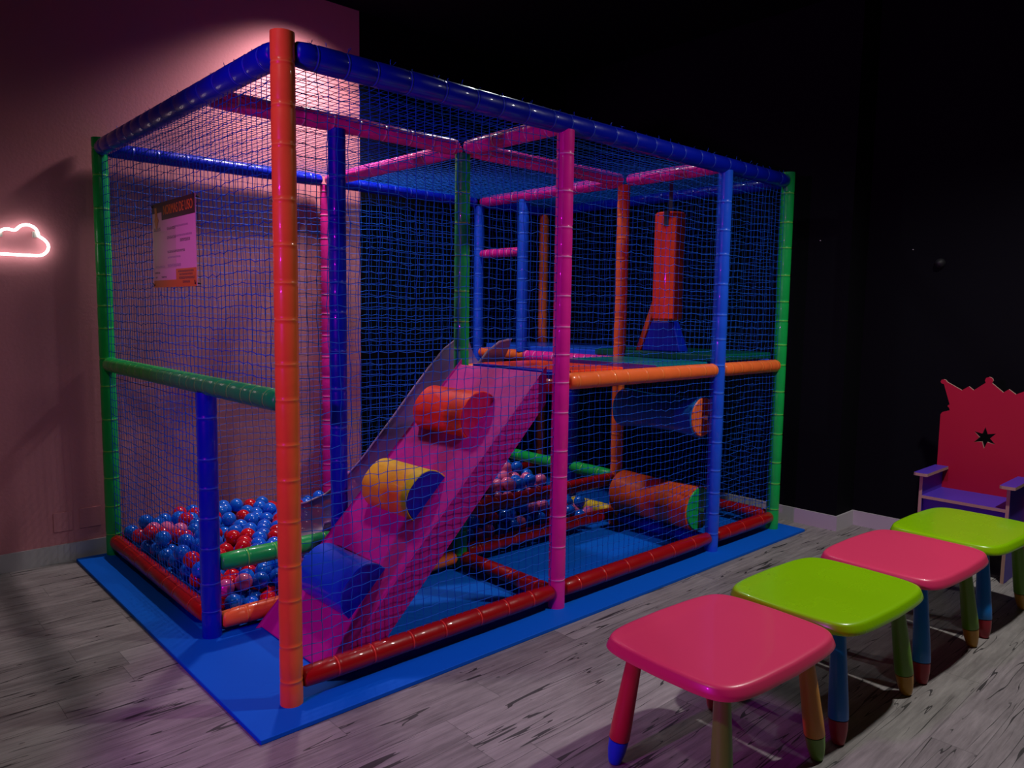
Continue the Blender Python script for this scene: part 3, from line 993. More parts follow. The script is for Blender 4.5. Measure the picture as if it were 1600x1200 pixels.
# ------------------------------------------------------------------ throne
M_PLYRED = plastic('red_painted_board', (0.40, 0.002, 0.016), 0.5, 0.0)
M_PLYBLUE = plastic('blue_painted_board', (0.06, 0.025, 0.36), 0.45, 0.0)
M_PLYEDGE = plastic('raw_plywood_edge', (0.42, 0.24, 0.20), 0.6, 0.0)
YC = -1.177
th = empty('throne_chair', (3.86, YC, FZ))
tag(th, 'red wooden throne with a crown-shaped back, star cut-out and blue seat and arms', 'chair')
left = [(-0.919, 0.882), (-0.927, 0.897), (-0.939, 0.903), (-0.971, 0.914), (-0.966, 0.930), (-0.957, 0.938), (-0.958, 0.945), (-0.968, 0.952), (-0.927, 1.078), (-0.912, 1.082), (-0.906, 1.093), (-0.912, 1.105), (-0.924, 1.109), (-0.937, 1.104), (-0.943, 1.094), (-1.031, 1.047), (-1.069, 1.075), (-1.097, 1.053), (-1.160, 1.105), (-1.155, 1.120), (-1.160, 1.135), (-1.177, 1.143)]
zb = 0.10
prf = [(-(y - YC), z - FZ) for y, z in left]
out = [(prf[0][0], zb)] + prf + [(-x, z) for x, z in prf[::-1][1:]] + [(-prf[0][0], zb)]
star = []
for i in range(12):
    rr = 0.068 if i % 2 == 0 else 0.029
    t = math.pi / 2 + 2 * math.pi * i / 12
    star.append((rr * math.cos(t), 0.764 - FZ + rr * math.sin(t)))
bk = extrude_outline('backrest', [out, star], 0.018, [M_PLYRED, M_PLYEDGE], th)
# outline x is world -y ; outline y is up ; thickness along world x
bk.rotation_euler = Matrix(((0, 0, -1), (-1, 0, 0), (0, 1, 0))).to_euler()
bk.location = (4.03 - 3.86, 0, 0)
xf, xb = 3.675 - 3.86, 4.02 - 3.86


def board(name, lo, hi, axis, parent, label=None):
    m = MB().box(lo, hi)
    m.m = [0 if i // 2 == {2: 0, 1: 1, 0: 2}[axis] else 1 for i in range(6)]
    # box faces: 0,1 = z ; 2 = -y ; 3 = +x ; 4 = +y ; 5 = -x
    ax = {2: (0, 1), 1: (2, 4), 0: (3, 5)}[axis]
    m.m = [0 if i in ax else 1 for i in range(6)]
    o = m.build(name, [M_PLYBLUE, M_PLYEDGE], parent)
    if label: o['label'] = label
    return o


board('seat', (xf, -0.222, 0.415), (xb, 0.222, 0.433), 2, th, 'blue seat board')
for s in (-1, 1):
    ya, yb = sorted((s * 0.222, s * 0.240))
    board('side_panel', (xf, ya, 0.0), (xb, yb, 0.555), 1, th)
    ya, yb = sorted((s * 0.190, s * 0.268))
    arm_loop = [(xf - 0.03, ya + 0.012), (xf - 0.022, ya), (xb - 0.0, ya), (xb - 0.0, yb), (xf - 0.022, yb), (xf - 0.03, yb - 0.012)]
    am = extrude_outline('armrest', [arm_loop], 0.018, [M_PLYBLUE, M_PLYEDGE], th)
    am.location = (0, 0, 0.564)
board('front_panel', (xf + 0.03, -0.222, 0.16), (xf + 0.046, 0.222, 0.415), 0, th, 'dark board below the seat')

# ------------------------------------------------------------------ balls in the pit (centres in millimetres)
SEEN = [
  ('a', 'blue', [
    (96, 1741, 213), (93, 1431, 209), (82, 1649, 138), (165, 1577, 221), (126, 2132, 218), (80, 1947, 118), (85, 1498, 150), (84, 1792, 141),
    (80, 2266, 133), (93, 1342, 138), (211, 1503, 208), (311, 2122, 209), (224, 2118, 212), (276, 1755, 222), (80, 1554, 62), (164, 2054, 210),
    (132, 1720, 136), (80, 1389, 62), (84, 1246, 62), (315, 1834, 227), (87, 1690, 62), (431, 2230, 208), (94, 1852, 65), (80, 2157, 64),
    (361, 2048, 208), (125, 1479, 62), (223, 1573, 155), (125, 1423, 128), (131, 2028, 134), (127, 1574, 142),
  ]),
  ('a', 'pink', [
    (219, 1832, 217), (171, 1905, 218), (120, 1979, 206),
  ]),
  ('a', 'red', [
    (92, 1288, 210), (80, 1902, 211), (81, 2112, 146), (301, 1969, 235), (87, 1195, 136), (182, 1746, 208), (189, 1660, 221), (345, 2204, 216),
    (125, 1828, 211), (408, 2121, 216), (171, 1803, 142), (80, 2013, 62),
  ]),
  ('b', 'blue', [
    (529, 1893, 213), (674, 2131, 228), (791, 1896, 229), (610, 1756, 222), (80, 1135, 199), (486, 1363, 225), (699, 1741, 214), (443, 1284, 216),
    (772, 2000, 225), (579, 1518, 220), (444, 1594, 216), (534, 2043, 229), (513, 1684, 216), (590, 2109, 217), (844, 2126, 217), (684, 1988, 213),
    (706, 1904, 212), (620, 1595, 217), (540, 1433, 216), (533, 1598, 213), (493, 1872, 137), (262, 1613, 225), (492, 1521, 217), (673, 1824, 208),
    (613, 2193, 216), (268, 1441, 229), (482, 1206, 212), (668, 1521, 218), (532, 1277, 203), (396, 1192, 215), (443, 1901, 211), (540, 1954, 135),
    (425, 1793, 118), (785, 1754, 202), (405, 1823, 210), (444, 1647, 147), (402, 1420, 155), (840, 1821, 210), (573, 2183, 135), (579, 2030, 155),
  ]),
  ('b', 'red', [
    (402, 1518, 210), (354, 1269, 223), (454, 1444, 228), (616, 1889, 214), (271, 1304, 212), (572, 1352, 219), (758, 2113, 216), (398, 1359, 217),
    (626, 1445, 217), (753, 1673, 217), (381, 1732, 185), (207, 1228, 216), (479, 1735, 154), (847, 1959, 211), (665, 2178, 145), (403, 1570, 141),
    (966, 2253, 142), (711, 1597, 209), (473, 1982, 217), (268, 1147, 206), (359, 1494, 139),
  ]),
  ('c', 'blue', [
    (307, 953, 142), (136, 875, 94), (357, 1032, 158), (401, 956, 141), (266, 950, 62), (222, 875, 62), (266, 1033, 146), (486, 1107, 138),
    (222, 1025, 62), (179, 950, 72), (400, 1024, 83), (399, 1109, 143), (80, 1091, 75), (177, 1184, 136), (268, 1194, 133), (443, 1184, 138),
    (399, 875, 62), (82, 1031, 143),
  ]),
  ('c', 'pink', [
    (221, 955, 154), (131, 957, 144),
  ]),
  ('c', 'red', [
    (310, 875, 69), (225, 1109, 136), (180, 1030, 138), (355, 949, 62), (312, 1109, 138), (312, 1024, 73), (90, 942, 62), (138, 1106, 142),
    (356, 1184, 138), (129, 1020, 62),
  ]),
  ('d', 'blue', [
    (1284, 2174, 146), (882, 1588, 213), (1532, 2011, 294), (1326, 2254, 159), (971, 1487, 138), (1241, 1948, 140), (1193, 2185, 139),
    (1585, 2079, 301), (1371, 2172, 147), (1242, 2256, 135), (1576, 2246, 273), (1106, 1722, 150), (1416, 1946, 136), (943, 1816, 213),
    (846, 1415, 143), (1022, 1873, 149), (1144, 2113, 139), (884, 1493, 136), (1646, 2166, 292), (622, 1030, 156), (1158, 1803, 136),
    (1062, 1647, 144), (1325, 2099, 133), (975, 1646, 147), (1757, 2229, 303), (1536, 1966, 220), (1458, 2022, 137), (661, 1108, 136),
    (1577, 2042, 206), (1496, 2207, 204), (1372, 875, 62),
  ]),
  ('d', 'pink', [
    (1023, 1570, 155), (1517, 2183, 285), (1541, 2116, 235), (1483, 2053, 214), (623, 1187, 139), (574, 1113, 136),
  ]),
  ('d', 'red', [
    (969, 1594, 219), (805, 1430, 218), (1446, 1973, 212), (745, 1369, 204), (1008, 1674, 222), (930, 1568, 144), (1279, 2026, 144),
    (1674, 2248, 286), (1062, 1959, 157), (1116, 2026, 140), (1417, 2251, 141), (989, 1912, 219), (1287, 2230, 65), (1154, 1948, 145),
  ]),
  ('e', 'blue', [
    (2240, 1021, 366), (2156, 1033, 348), (2299, 1216, 414), (2195, 1114, 347), (2060, 1187, 351), (2240, 1352, 342), (1925, 1108, 336),
  ]),
  ('e', 'pink', [
    (2064, 1029, 357), (2022, 1107, 347), (2148, 1184, 371), (1889, 1034, 365), (2204, 1229, 422), (2248, 1186, 348), (2280, 1098, 357),
    (2109, 1106, 347),
  ]),
  ('e', 'red', [
    (2284, 1278, 355),
  ]),
  ('f', 'blue', [
    (1887, 885, 208), (1639, 897, 210), (1937, 860, 141), (2200, 879, 140), (1859, 897, 125), (2070, 920, 230), (2119, 915, 134), (1585, 879, 144),
    (1967, 918, 199), (2113, 986, 288), (2067, 1083, 262), (2027, 986, 194), (1858, 979, 211), (2239, 875, 62), (1499, 870, 139),
  ]),
  ('f', 'pink', [
    (1756, 890, 136), (1670, 888, 128), (2155, 907, 214), (2241, 900, 215), (2024, 887, 141), (1929, 1002, 295), (1504, 949, 66), (2287, 1029, 283),
    (2029, 1007, 280), (2152, 875, 64), (2204, 1001, 279), (1942, 1001, 209), (2026, 1159, 273), (1800, 875, 62), (1614, 875, 62), (2292, 1161, 272),
    (2292, 980, 211), (1982, 934, 283),
  ]),
  ('f', 'red', [
    (1804, 911, 206), (1719, 929, 217), (2281, 910, 131), (1843, 1015, 289), (2112, 1166, 284), (2154, 1091, 270), (2119, 997, 201), (2059, 875, 62),
    (2204, 979, 195), (1773, 993, 191),
  ]),
  ('g', 'blue', [
    (2733, 1009, 139), (2460, 854, 145), (2640, 1045, 142), (2346, 1163, 362), (2660, 936, 62), (2327, 889, 207), (2384, 1015, 284),
    (2458, 1227, 62), (2598, 875, 62), (2690, 1116, 145), (2391, 1173, 283), (2326, 875, 65),
  ]),
  ('g', 'pink', [
    (2332, 1013, 355), (2746, 936, 76), (2693, 1016, 62), (2746, 1086, 65), (2346, 1092, 274), (2389, 959, 217), (2334, 981, 135), (2505, 951, 137),
  ]),
  ('g', 'red', [
    (2499, 1303, 62), (2370, 950, 62),
  ]),
]
BENEATH = [
  ('blue', [
    (486, 875, 62), (575, 875, 73), (750, 875, 62), (847, 875, 62), (1024, 875, 62), (1111, 875, 62), (1198, 875, 62), (1285, 875, 62),
    (1971, 876, 62), (2500, 875, 65), (442, 951, 62), (618, 950, 62), (706, 949, 74), (980, 945, 91), (1155, 951, 62), (1413, 948, 84),
    (488, 1024, 62), (574, 1022, 84), (752, 1021, 62), (933, 1021, 90), (1015, 1019, 62), (1108, 1022, 90), (1195, 1022, 97), (1277, 1019, 62),
    (1376, 1023, 62), (270, 1099, 62), (530, 1100, 62), (886, 1096, 70), (973, 1095, 62), (1061, 1093, 62), (1148, 1094, 62), (1235, 1096, 62),
    (1424, 1096, 62), (2466, 1101, 64), (2559, 1090, 75), (221, 1170, 62), (314, 1174, 62), (493, 1179, 62), (755, 1170, 70), (842, 1170, 62),
    (1105, 1168, 69), (1191, 1170, 62), (1282, 1169, 62), (1372, 1165, 72), (2603, 1165, 74), (2699, 1165, 62), (361, 1251, 67), (709, 1245, 62),
    (798, 1245, 62), (886, 1245, 62), (1061, 1244, 62), (1148, 1245, 71), (1327, 1244, 68), (1418, 1237, 62), (2549, 1232, 62), (2650, 1237, 62),
    (222, 1311, 64), (1105, 1320, 62), (1193, 1319, 68), (1282, 1319, 62), (1371, 1319, 64), (2604, 1311, 62), (176, 1393, 62), (266, 1396, 62),
    (366, 1385, 62), (710, 1395, 62), (797, 1395, 62), (886, 1395, 62), (974, 1395, 62), (1148, 1395, 69), (1235, 1395, 62), (1428, 1385, 62),
    (2464, 1404, 62), (2547, 1376, 62), (2631, 1391, 82), (2744, 1395, 62), (309, 1479, 62), (404, 1463, 71), (839, 1471, 62), (930, 1470, 62),
    (1104, 1471, 62), (1191, 1470, 62), (1278, 1471, 62), (2513, 1477, 62), (2600, 1470, 62), (2686, 1460, 62), (369, 1542, 66), (703, 1547, 70),
    (799, 1548, 62), (977, 1547, 74), (1063, 1548, 62), (1237, 1548, 62), (1423, 1539, 62), (2449, 1535, 69), (2562, 1548, 62), (228, 1630, 62),
    (313, 1608, 62), (750, 1620, 62), (1107, 1623, 74), (1193, 1623, 62), (1373, 1621, 62), (2696, 1626, 62), (174, 1699, 62), (698, 1690, 62),
    (797, 1694, 62), (973, 1699, 62), (1326, 1700, 62), (1413, 1698, 62), (2559, 1692, 62), (2652, 1705, 62), (2743, 1700, 62), (248, 1777, 62),
    (494, 1779, 67), (839, 1770, 62), (1022, 1774, 62), (1109, 1773, 68), (1196, 1773, 62), (1283, 1775, 76), (2506, 1778, 62), (2712, 1782, 62),
    (359, 1853, 66), (626, 1852, 62), (713, 1849, 62), (1065, 1849, 62), (1326, 1849, 62), (2651, 1844, 62), (2757, 1853, 86), (213, 1925, 70),
    (581, 1930, 62), (668, 1930, 62), (755, 1925, 62), (1020, 1925, 62), (1106, 1925, 76), (1192, 1926, 62), (1282, 1924, 67), (1369, 1925, 62),
    (2410, 1921, 62), (2608, 1927, 62), (264, 1995, 62), (351, 1990, 62), (438, 1994, 62), (622, 2007, 62), (708, 2013, 62), (970, 1996, 63),
    (1147, 2000, 62), (1238, 2000, 62), (1325, 2000, 68), (2462, 1993, 62), (2567, 2004, 62), (2654, 2001, 62), (225, 2074, 62), (312, 2068, 62),
    (487, 2076, 62), (1017, 2077, 66), (1104, 2076, 62), (1194, 2072, 80), (1369, 2075, 62), (2507, 2067, 62), (2609, 2080, 62), (2695, 2080, 69),
    (183, 2153, 62), (341, 2150, 62), (615, 2164, 62), (804, 2165, 62), (975, 2153, 62), (1153, 2158, 62), (1239, 2152, 62), (2462, 2148, 62),
    (2557, 2150, 62), (2738, 2156, 74), (231, 2239, 62), (325, 2235, 62), (758, 2239, 62), (933, 2236, 62), (1020, 2228, 62), (1113, 2236, 62),
    (1200, 2232, 62), (1374, 2226, 70), (2509, 2222, 62), (2595, 2226, 78), (2690, 2239, 62), (704, 884, 141), (818, 905, 140), (558, 942, 144),
    (751, 960, 147), (1463, 947, 156), (1556, 961, 135), (2421, 974, 138), (710, 1036, 136), (806, 1031, 149), (1431, 1028, 148), (1520, 1041, 142),
    (754, 1114, 139), (841, 1114, 142), (931, 1113, 143), (1450, 1113, 145), (2410, 1108, 130), (2514, 1124, 141), (2601, 1122, 150),
    (530, 1188, 142), (799, 1189, 158), (886, 1188, 135), (974, 1188, 147), (1059, 1193, 168), (1143, 1178, 147), (1230, 1181, 139),
    (2451, 1184, 138), (2654, 1195, 138), (2751, 1188, 128), (136, 1267, 138), (223, 1268, 141), (400, 1259, 144), (485, 1261, 125),
    (572, 1262, 126), (659, 1265, 131), (755, 1267, 134), (844, 1264, 153), (1017, 1263, 135), (1104, 1263, 144), (1193, 1260, 148),
    (1456, 1264, 140), (2420, 1267, 128), (2508, 1277, 146), (180, 1343, 137), (447, 1339, 112), (529, 1336, 140), (616, 1339, 145),
    (706, 1339, 132), (973, 1338, 135), (1060, 1338, 135), (1234, 1340, 142), (1321, 1343, 136), (1498, 1341, 134), (2458, 1345, 126),
    (2746, 1341, 132), (211, 1424, 138), (487, 1412, 139), (574, 1416, 138), (754, 1419, 134), (1014, 1413, 155), (1099, 1416, 137),
    (1284, 1421, 150), (1371, 1416, 131), (2520, 1419, 133), (2693, 1410, 139), (176, 1504, 129), (534, 1494, 130), (797, 1494, 138),
    (1058, 1493, 135), (1238, 1495, 140), (1325, 1498, 140), (1411, 1490, 151), (2734, 1486, 133), (490, 1568, 143), (572, 1571, 115),
    (661, 1566, 144), (757, 1571, 135), (1111, 1568, 141), (1196, 1569, 162), (1436, 1573, 141), (2509, 1572, 135), (181, 1647, 136),
    (271, 1644, 137), (358, 1644, 137), (530, 1645, 138), (705, 1641, 134), (802, 1644, 151), (1231, 1657, 138), (1318, 1649, 141),
    (1404, 1654, 138), (2472, 1651, 135), (2650, 1647, 135), (305, 1730, 127), (661, 1716, 140), (834, 1724, 136), (934, 1722, 141),
    (1467, 1714, 128), (345, 1803, 151), (540, 1799, 145), (713, 1800, 134), (800, 1804, 132), (978, 1799, 135), (1065, 1798, 139),
    (2564, 1800, 140), (134, 1882, 139), (308, 1881, 138), (755, 1877, 146), (929, 1871, 134), (1110, 1873, 154), (1477, 1877, 133),
    (2315, 1866, 130), (2420, 1868, 141), (2510, 1868, 138), (2601, 1879, 134), (2688, 1873, 138), (360, 1951, 140), (453, 1950, 139),
    (625, 1950, 152), (889, 1951, 135), (1328, 1949, 138), (1851, 1957, 120), (2208, 1938, 115), (2292, 1950, 131), (2379, 1945, 140),
    (2466, 1943, 133), (225, 2031, 145), (314, 2025, 138), (407, 2024, 138), (494, 2028, 136), (664, 2026, 137), (752, 2028, 136), (839, 2027, 152),
    (1012, 2027, 138), (1370, 2025, 146), (1550, 2033, 124), (1801, 2028, 115), (2069, 2023, 134), (2247, 2035, 126), (2334, 2027, 127),
    (2613, 2028, 134), (182, 2106, 135), (271, 2103, 130), (357, 2105, 137), (622, 2103, 136), (709, 2104, 133), (796, 2102, 138), (883, 2104, 143),
    (1058, 2101, 141), (1595, 2108, 131), (2027, 2099, 121), (2127, 2091, 129), (2286, 2112, 117), (2373, 2109, 124), (2478, 2102, 136),
    (140, 2182, 140), (228, 2178, 149), (400, 2194, 133), (751, 2181, 136), (1019, 2178, 133), (1106, 2191, 136), (1457, 2175, 133),
    (1543, 2197, 123), (1649, 2176, 135), (2237, 2188, 142), (182, 2261, 130), (620, 2270, 135), (709, 2270, 127), (795, 2256, 142),
    (881, 2270, 136), (1071, 2270, 145), (1158, 2270, 151), (1603, 2270, 156), (2286, 2260, 145), (2372, 2270, 143), (2458, 2264, 132),
    (1530, 906, 212), (1512, 991, 212), (1603, 976, 207), (1654, 1051, 200), (2341, 1060, 193), (543, 1128, 216), (1509, 1129, 207),
    (2377, 1138, 205), (2466, 1142, 212), (1454, 1223, 217), (1546, 1210, 209), (1633, 1211, 197), (2426, 1219, 213), (1510, 1289, 203),
    (2477, 1288, 227), (659, 1365, 218), (1449, 1367, 213), (2160, 1375, 199), (2423, 1370, 202), (2518, 1364, 212), (2364, 1448, 197),
    (2483, 1444, 212), (2321, 1529, 202), (2408, 1523, 201), (1507, 1591, 188), (1938, 1583, 204), (1455, 1659, 208), (1542, 1668, 208),
    (2323, 1668, 202), (2424, 1679, 222), (881, 1745, 206), (1684, 1731, 211), (1840, 1736, 198), (2128, 1737, 200), (1552, 1814, 212),
    (1638, 1813, 202), (1813, 1819, 194), (1900, 1820, 197), (1987, 1814, 195), (2076, 1818, 192), (2161, 1817, 208), (2248, 1823, 216),
    (2338, 1825, 204), (2427, 1807, 220), (904, 1894, 214), (1586, 1890, 188), (1676, 1892, 182), (1762, 1890, 188), (1849, 1900, 186),
    (2113, 1896, 186), (2396, 1888, 222), (1710, 1971, 203), (1800, 1975, 190), (1899, 1974, 190), (1982, 1969, 215), (2069, 1969, 204),
    (2157, 1971, 186), (2347, 1960, 219), (2433, 1975, 221), (1758, 2050, 207), (1940, 2064, 227), (2023, 2054, 204), (2199, 2050, 223),
    (1713, 2129, 196), (2076, 2122, 196), (2164, 2134, 224), (2244, 2118, 193), (2333, 2125, 200), (2433, 2129, 205), (712, 2225, 202),
    (1937, 2209, 197), (2112, 2201, 199), (2293, 2201, 208), (1803, 938, 288), (1890, 925, 285), (2324, 937, 280), (1487, 1014, 293),
    (1585, 1015, 282), (1671, 1001, 277), (1757, 1011, 275), (1717, 1089, 274), (1981, 1076, 256), (2236, 1088, 243), (1484, 1169, 279),
    (2205, 1163, 275), (1535, 1239, 290), (1622, 1244, 277), (1721, 1240, 275), (1889, 1239, 281), (2158, 1252, 264), (1492, 1314, 285),
    (1767, 1314, 281), (1853, 1317, 266), (2027, 1318, 275), (2214, 1318, 256), (2305, 1322, 283), (2392, 1310, 284), (1891, 1395, 262),
    (2064, 1397, 279), (2255, 1394, 263), (2340, 1402, 280), (2426, 1391, 286), (1492, 1484, 295), (1670, 1467, 277), (1854, 1472, 279),
    (1939, 1474, 294), (2015, 1464, 253), (2299, 1477, 269), (2392, 1471, 283), (1631, 1541, 253), (1809, 1546, 289), (2073, 1554, 258),
    (2157, 1540, 275), (2243, 1544, 270), (2336, 1552, 294), (2440, 1545, 279), (1502, 1618, 281), (1675, 1615, 267), (2125, 1623, 248),
    (2292, 1623, 269), (2379, 1624, 272), (1549, 1690, 295), (1633, 1701, 275), (1804, 1698, 267), (1887, 1696, 295), (2248, 1702, 296),
    (2334, 1698, 283), (1494, 1757, 288), (1851, 1776, 275), (1935, 1768, 301), (2031, 1776, 279), (2118, 1780, 275), (2204, 1773, 272),
    (2292, 1773, 271), (1536, 1854, 288), (1715, 1857, 278), (1900, 1847, 282), (2161, 1859, 284), (1671, 1931, 270), (1758, 1932, 264),
    (2212, 1935, 265), (1807, 2020, 272), (1893, 2006, 271), (1671, 2083, 284), (1757, 2087, 296), (1872, 2090, 276), (2030, 2075, 293),
    (1897, 2173, 265), (1994, 2151, 270), (2079, 2166, 290), (2347, 2159, 286), (1840, 2244, 283), (1539, 1042, 356), (1716, 1038, 347),
    (1846, 1113, 373), (1496, 1271, 361), (1584, 1264, 357), (1767, 1262, 351), (1938, 1268, 374), (2019, 1263, 343), (2106, 1259, 334),
    (2200, 1261, 342), (1544, 1343, 351), (1810, 1343, 351), (1982, 1342, 351), (2069, 1334, 356), (2156, 1336, 353), (2365, 1359, 351),
    (1677, 1407, 340), (1763, 1417, 349), (1852, 1420, 348), (2032, 1413, 363), (2291, 1418, 366), (1633, 1493, 354), (1719, 1494, 348),
    (1806, 1494, 360), (1893, 1495, 367), (2086, 1494, 375), (2169, 1511, 356), (1762, 1569, 360), (1947, 1572, 348), (2113, 1577, 341),
    (1551, 1638, 365), (1635, 1648, 344), (1899, 1648, 366), (1985, 1651, 352), (2158, 1651, 349), (2256, 1660, 372), (2337, 1639, 348),
    (1834, 1728, 356), (2194, 1718, 392), (1524, 1801, 357), (1712, 1804, 351), (1893, 1808, 366), (1987, 1803, 361), (2162, 1810, 356),
    (1752, 1888, 350), (1785, 1968, 339), (1686, 1070, 422), (1939, 1198, 440), (2306, 1347, 414), (1669, 1521, 428), (1950, 1528, 423),
    (2191, 1522, 440),
  ]),
  ('red', [
    (937, 875, 62), (531, 949, 62), (798, 947, 62), (892, 949, 62), (1068, 950, 62), (1239, 947, 90), (1329, 950, 62), (663, 1024, 62),
    (843, 1021, 71), (2606, 1012, 69), (172, 1096, 62), (444, 1099, 62), (708, 1098, 62), (798, 1095, 62), (1323, 1093, 62), (123, 1168, 62),
    (401, 1174, 62), (661, 1172, 62), (930, 1170, 62), (1018, 1169, 62), (171, 1241, 62), (974, 1245, 62), (1237, 1244, 62), (2737, 1246, 62),
    (131, 1319, 62), (308, 1320, 62), (570, 1321, 62), (753, 1319, 62), (842, 1320, 64), (930, 1320, 62), (1018, 1320, 62), (2695, 1323, 62),
    (624, 1388, 73), (1061, 1395, 62), (1322, 1396, 62), (219, 1469, 62), (576, 1460, 62), (663, 1468, 62), (1017, 1470, 62), (1370, 1471, 62),
    (251, 1548, 77), (456, 1537, 64), (886, 1545, 62), (1150, 1547, 62), (1324, 1545, 63), (2736, 1549, 64), (403, 1622, 62), (490, 1625, 62),
    (845, 1622, 62), (933, 1621, 62), (1020, 1624, 62), (1286, 1623, 62), (2510, 1619, 62), (346, 1688, 62), (532, 1701, 62), (613, 1671, 62),
    (887, 1698, 72), (1065, 1698, 62), (1154, 1699, 81), (127, 1772, 65), (582, 1777, 62), (671, 1772, 63), (932, 1775, 62), (1373, 1776, 62),
    (2596, 1773, 62), (185, 1839, 63), (272, 1861, 62), (446, 1856, 62), (539, 1853, 62), (881, 1846, 62), (978, 1849, 64), (1152, 1848, 62),
    (1239, 1849, 62), (1410, 1852, 83), (2469, 1857, 62), (494, 1928, 65), (841, 1923, 68), (175, 2003, 62), (796, 2002, 65), (883, 2000, 62),
    (1060, 2002, 70), (128, 2085, 69), (401, 2086, 62), (581, 2084, 62), (758, 2085, 62), (845, 2088, 62), (931, 2073, 67), (521, 2158, 62),
    (705, 2166, 64), (890, 2161, 75), (1066, 2154, 62), (1326, 2152, 62), (1414, 2149, 62), (2651, 2160, 74), (139, 2228, 62), (845, 2242, 62),
    (901, 880, 141), (519, 1028, 151), (1041, 1033, 152), (1023, 1116, 136), (1110, 1091, 143), (1354, 1112, 150), (713, 1191, 143),
    (1318, 1191, 138), (2552, 1202, 145), (313, 1269, 144), (930, 1263, 142), (1279, 1266, 155), (1366, 1265, 150), (2692, 1273, 133),
    (269, 1345, 136), (800, 1341, 143), (886, 1338, 136), (1147, 1339, 141), (319, 1417, 128), (668, 1416, 146), (1197, 1418, 144),
    (2607, 1430, 156), (271, 1487, 144), (448, 1492, 141), (621, 1489, 141), (1147, 1489, 137), (310, 1566, 139), (844, 1570, 134),
    (1279, 1571, 135), (617, 1641, 144), (888, 1645, 141), (426, 1710, 90), (575, 1720, 136), (747, 1720, 128), (1020, 1723, 132), (1358, 1727, 138),
    (2517, 1725, 131), (258, 1801, 146), (626, 1796, 140), (887, 1795, 134), (1243, 1794, 151), (2465, 1794, 143), (221, 1880, 144),
    (406, 1877, 136), (668, 1875, 135), (843, 1878, 145), (266, 1955, 156), (711, 1951, 135), (798, 1952, 139), (976, 1948, 141), (1515, 1955, 137),
    (926, 2028, 151), (1712, 2043, 134), (1982, 2014, 138), (445, 2103, 138), (533, 2106, 131), (970, 2108, 147), (314, 2183, 138), (486, 2180, 139),
    (838, 2178, 143), (271, 2259, 137), (358, 2270, 135), (447, 2268, 126), (2016, 2241, 132), (2186, 2259, 141), (2545, 2270, 134),
    (1568, 1062, 211), (886, 1147, 212), (2205, 1281, 177), (215, 1375, 210), (293, 1530, 217), (755, 1522, 213), (1459, 1523, 216),
    (2472, 1593, 211), (314, 1679, 204), (1501, 1744, 202), (1593, 1738, 207), (2370, 1744, 201), (2490, 1735, 214), (494, 2118, 208),
    (1806, 2121, 195), (1981, 2135, 185), (528, 2209, 209), (2026, 2207, 212), (2384, 2200, 219), (2501, 2201, 184), (1894, 1079, 259),
    (1583, 1166, 279), (2059, 1238, 258), (1674, 1312, 262), (2113, 1327, 261), (1624, 1393, 272), (1804, 1391, 266), (2203, 1468, 289),
    (1588, 1619, 263), (1985, 1702, 272), (2159, 1699, 274), (1765, 1773, 289), (2382, 1770, 285), (1987, 1851, 274), (2333, 1855, 285),
    (1942, 1920, 306), (2029, 1924, 300), (2204, 2082, 307), (2245, 2177, 277), (2198, 2244, 306), (2306, 2244, 283), (1630, 1029, 356),
    (1802, 1036, 363), (1675, 1114, 348), (1542, 1187, 362), (1720, 1189, 349), (1678, 1263, 365), (2205, 1427, 367), (2256, 1508, 365),
    (1581, 1563, 331), (1622, 1798, 362), (1665, 1879, 345),
  ]),
  ('pink', [
    (2413, 875, 62), (2457, 950, 62), (2548, 948, 62), (1485, 1034, 62), (2505, 1023, 62), (357, 1098, 62), (617, 1097, 62), (2645, 1089, 62),
    (750, 1475, 65), (1465, 1463, 67), (2650, 1541, 62), (139, 1618, 65), (1476, 1641, 78), (2610, 1621, 62), (1239, 1697, 62), (2472, 1698, 62),
    (2555, 1849, 62), (928, 1920, 62), (1456, 1923, 62), (2522, 1929, 68), (2700, 1915, 62), (1413, 2000, 63), (1500, 1998, 62), (2745, 2009, 62),
    (1281, 2075, 62), (1459, 2074, 62), (2420, 2072, 62), (1501, 2150, 62), (1463, 2230, 66), (2418, 2231, 62), (2384, 895, 141), (2470, 1046, 139),
    (2557, 1029, 163), (1410, 1190, 146), (363, 1340, 137), (1411, 1339, 140), (2564, 1343, 141), (1461, 1419, 142), (2420, 1424, 134),
    (709, 1492, 145), (1506, 1496, 140), (2468, 1496, 144), (2555, 1498, 140), (2603, 1571, 138), (2688, 1569, 156), (1147, 1645, 160),
    (2560, 1646, 138), (219, 1725, 132), (2412, 1720, 121), (2604, 1721, 133), (1419, 1788, 142), (1512, 1797, 132), (2372, 1796, 129),
    (2658, 1789, 129), (581, 1877, 135), (179, 1956, 147), (2432, 2025, 137), (2526, 2027, 137), (1416, 2098, 135), (1509, 2107, 148),
    (1855, 2117, 113), (1940, 2099, 118), (1804, 2183, 135), (2071, 2174, 127), (2341, 2189, 137), (2428, 2183, 137), (534, 2270, 124),
    (1759, 2270, 134), (1859, 2250, 124), (2476, 954, 219), (2425, 1048, 214), (1675, 1135, 195), (2169, 1201, 195), (2342, 1216, 189),
    (1084, 1310, 214), (1598, 1291, 195), (2378, 1295, 200), (1546, 1371, 207), (1649, 1361, 195), (2330, 1368, 200), (1496, 1441, 219),
    (2385, 1607, 187), (1811, 1651, 194), (1930, 1740, 217), (2288, 1761, 170), (1451, 1815, 219), (1728, 1806, 209), (1500, 1887, 216),
    (1940, 1897, 191), (2027, 1893, 209), (2200, 1893, 189), (2285, 1901, 204), (1623, 1969, 198), (2243, 1978, 197), (1664, 2045, 206),
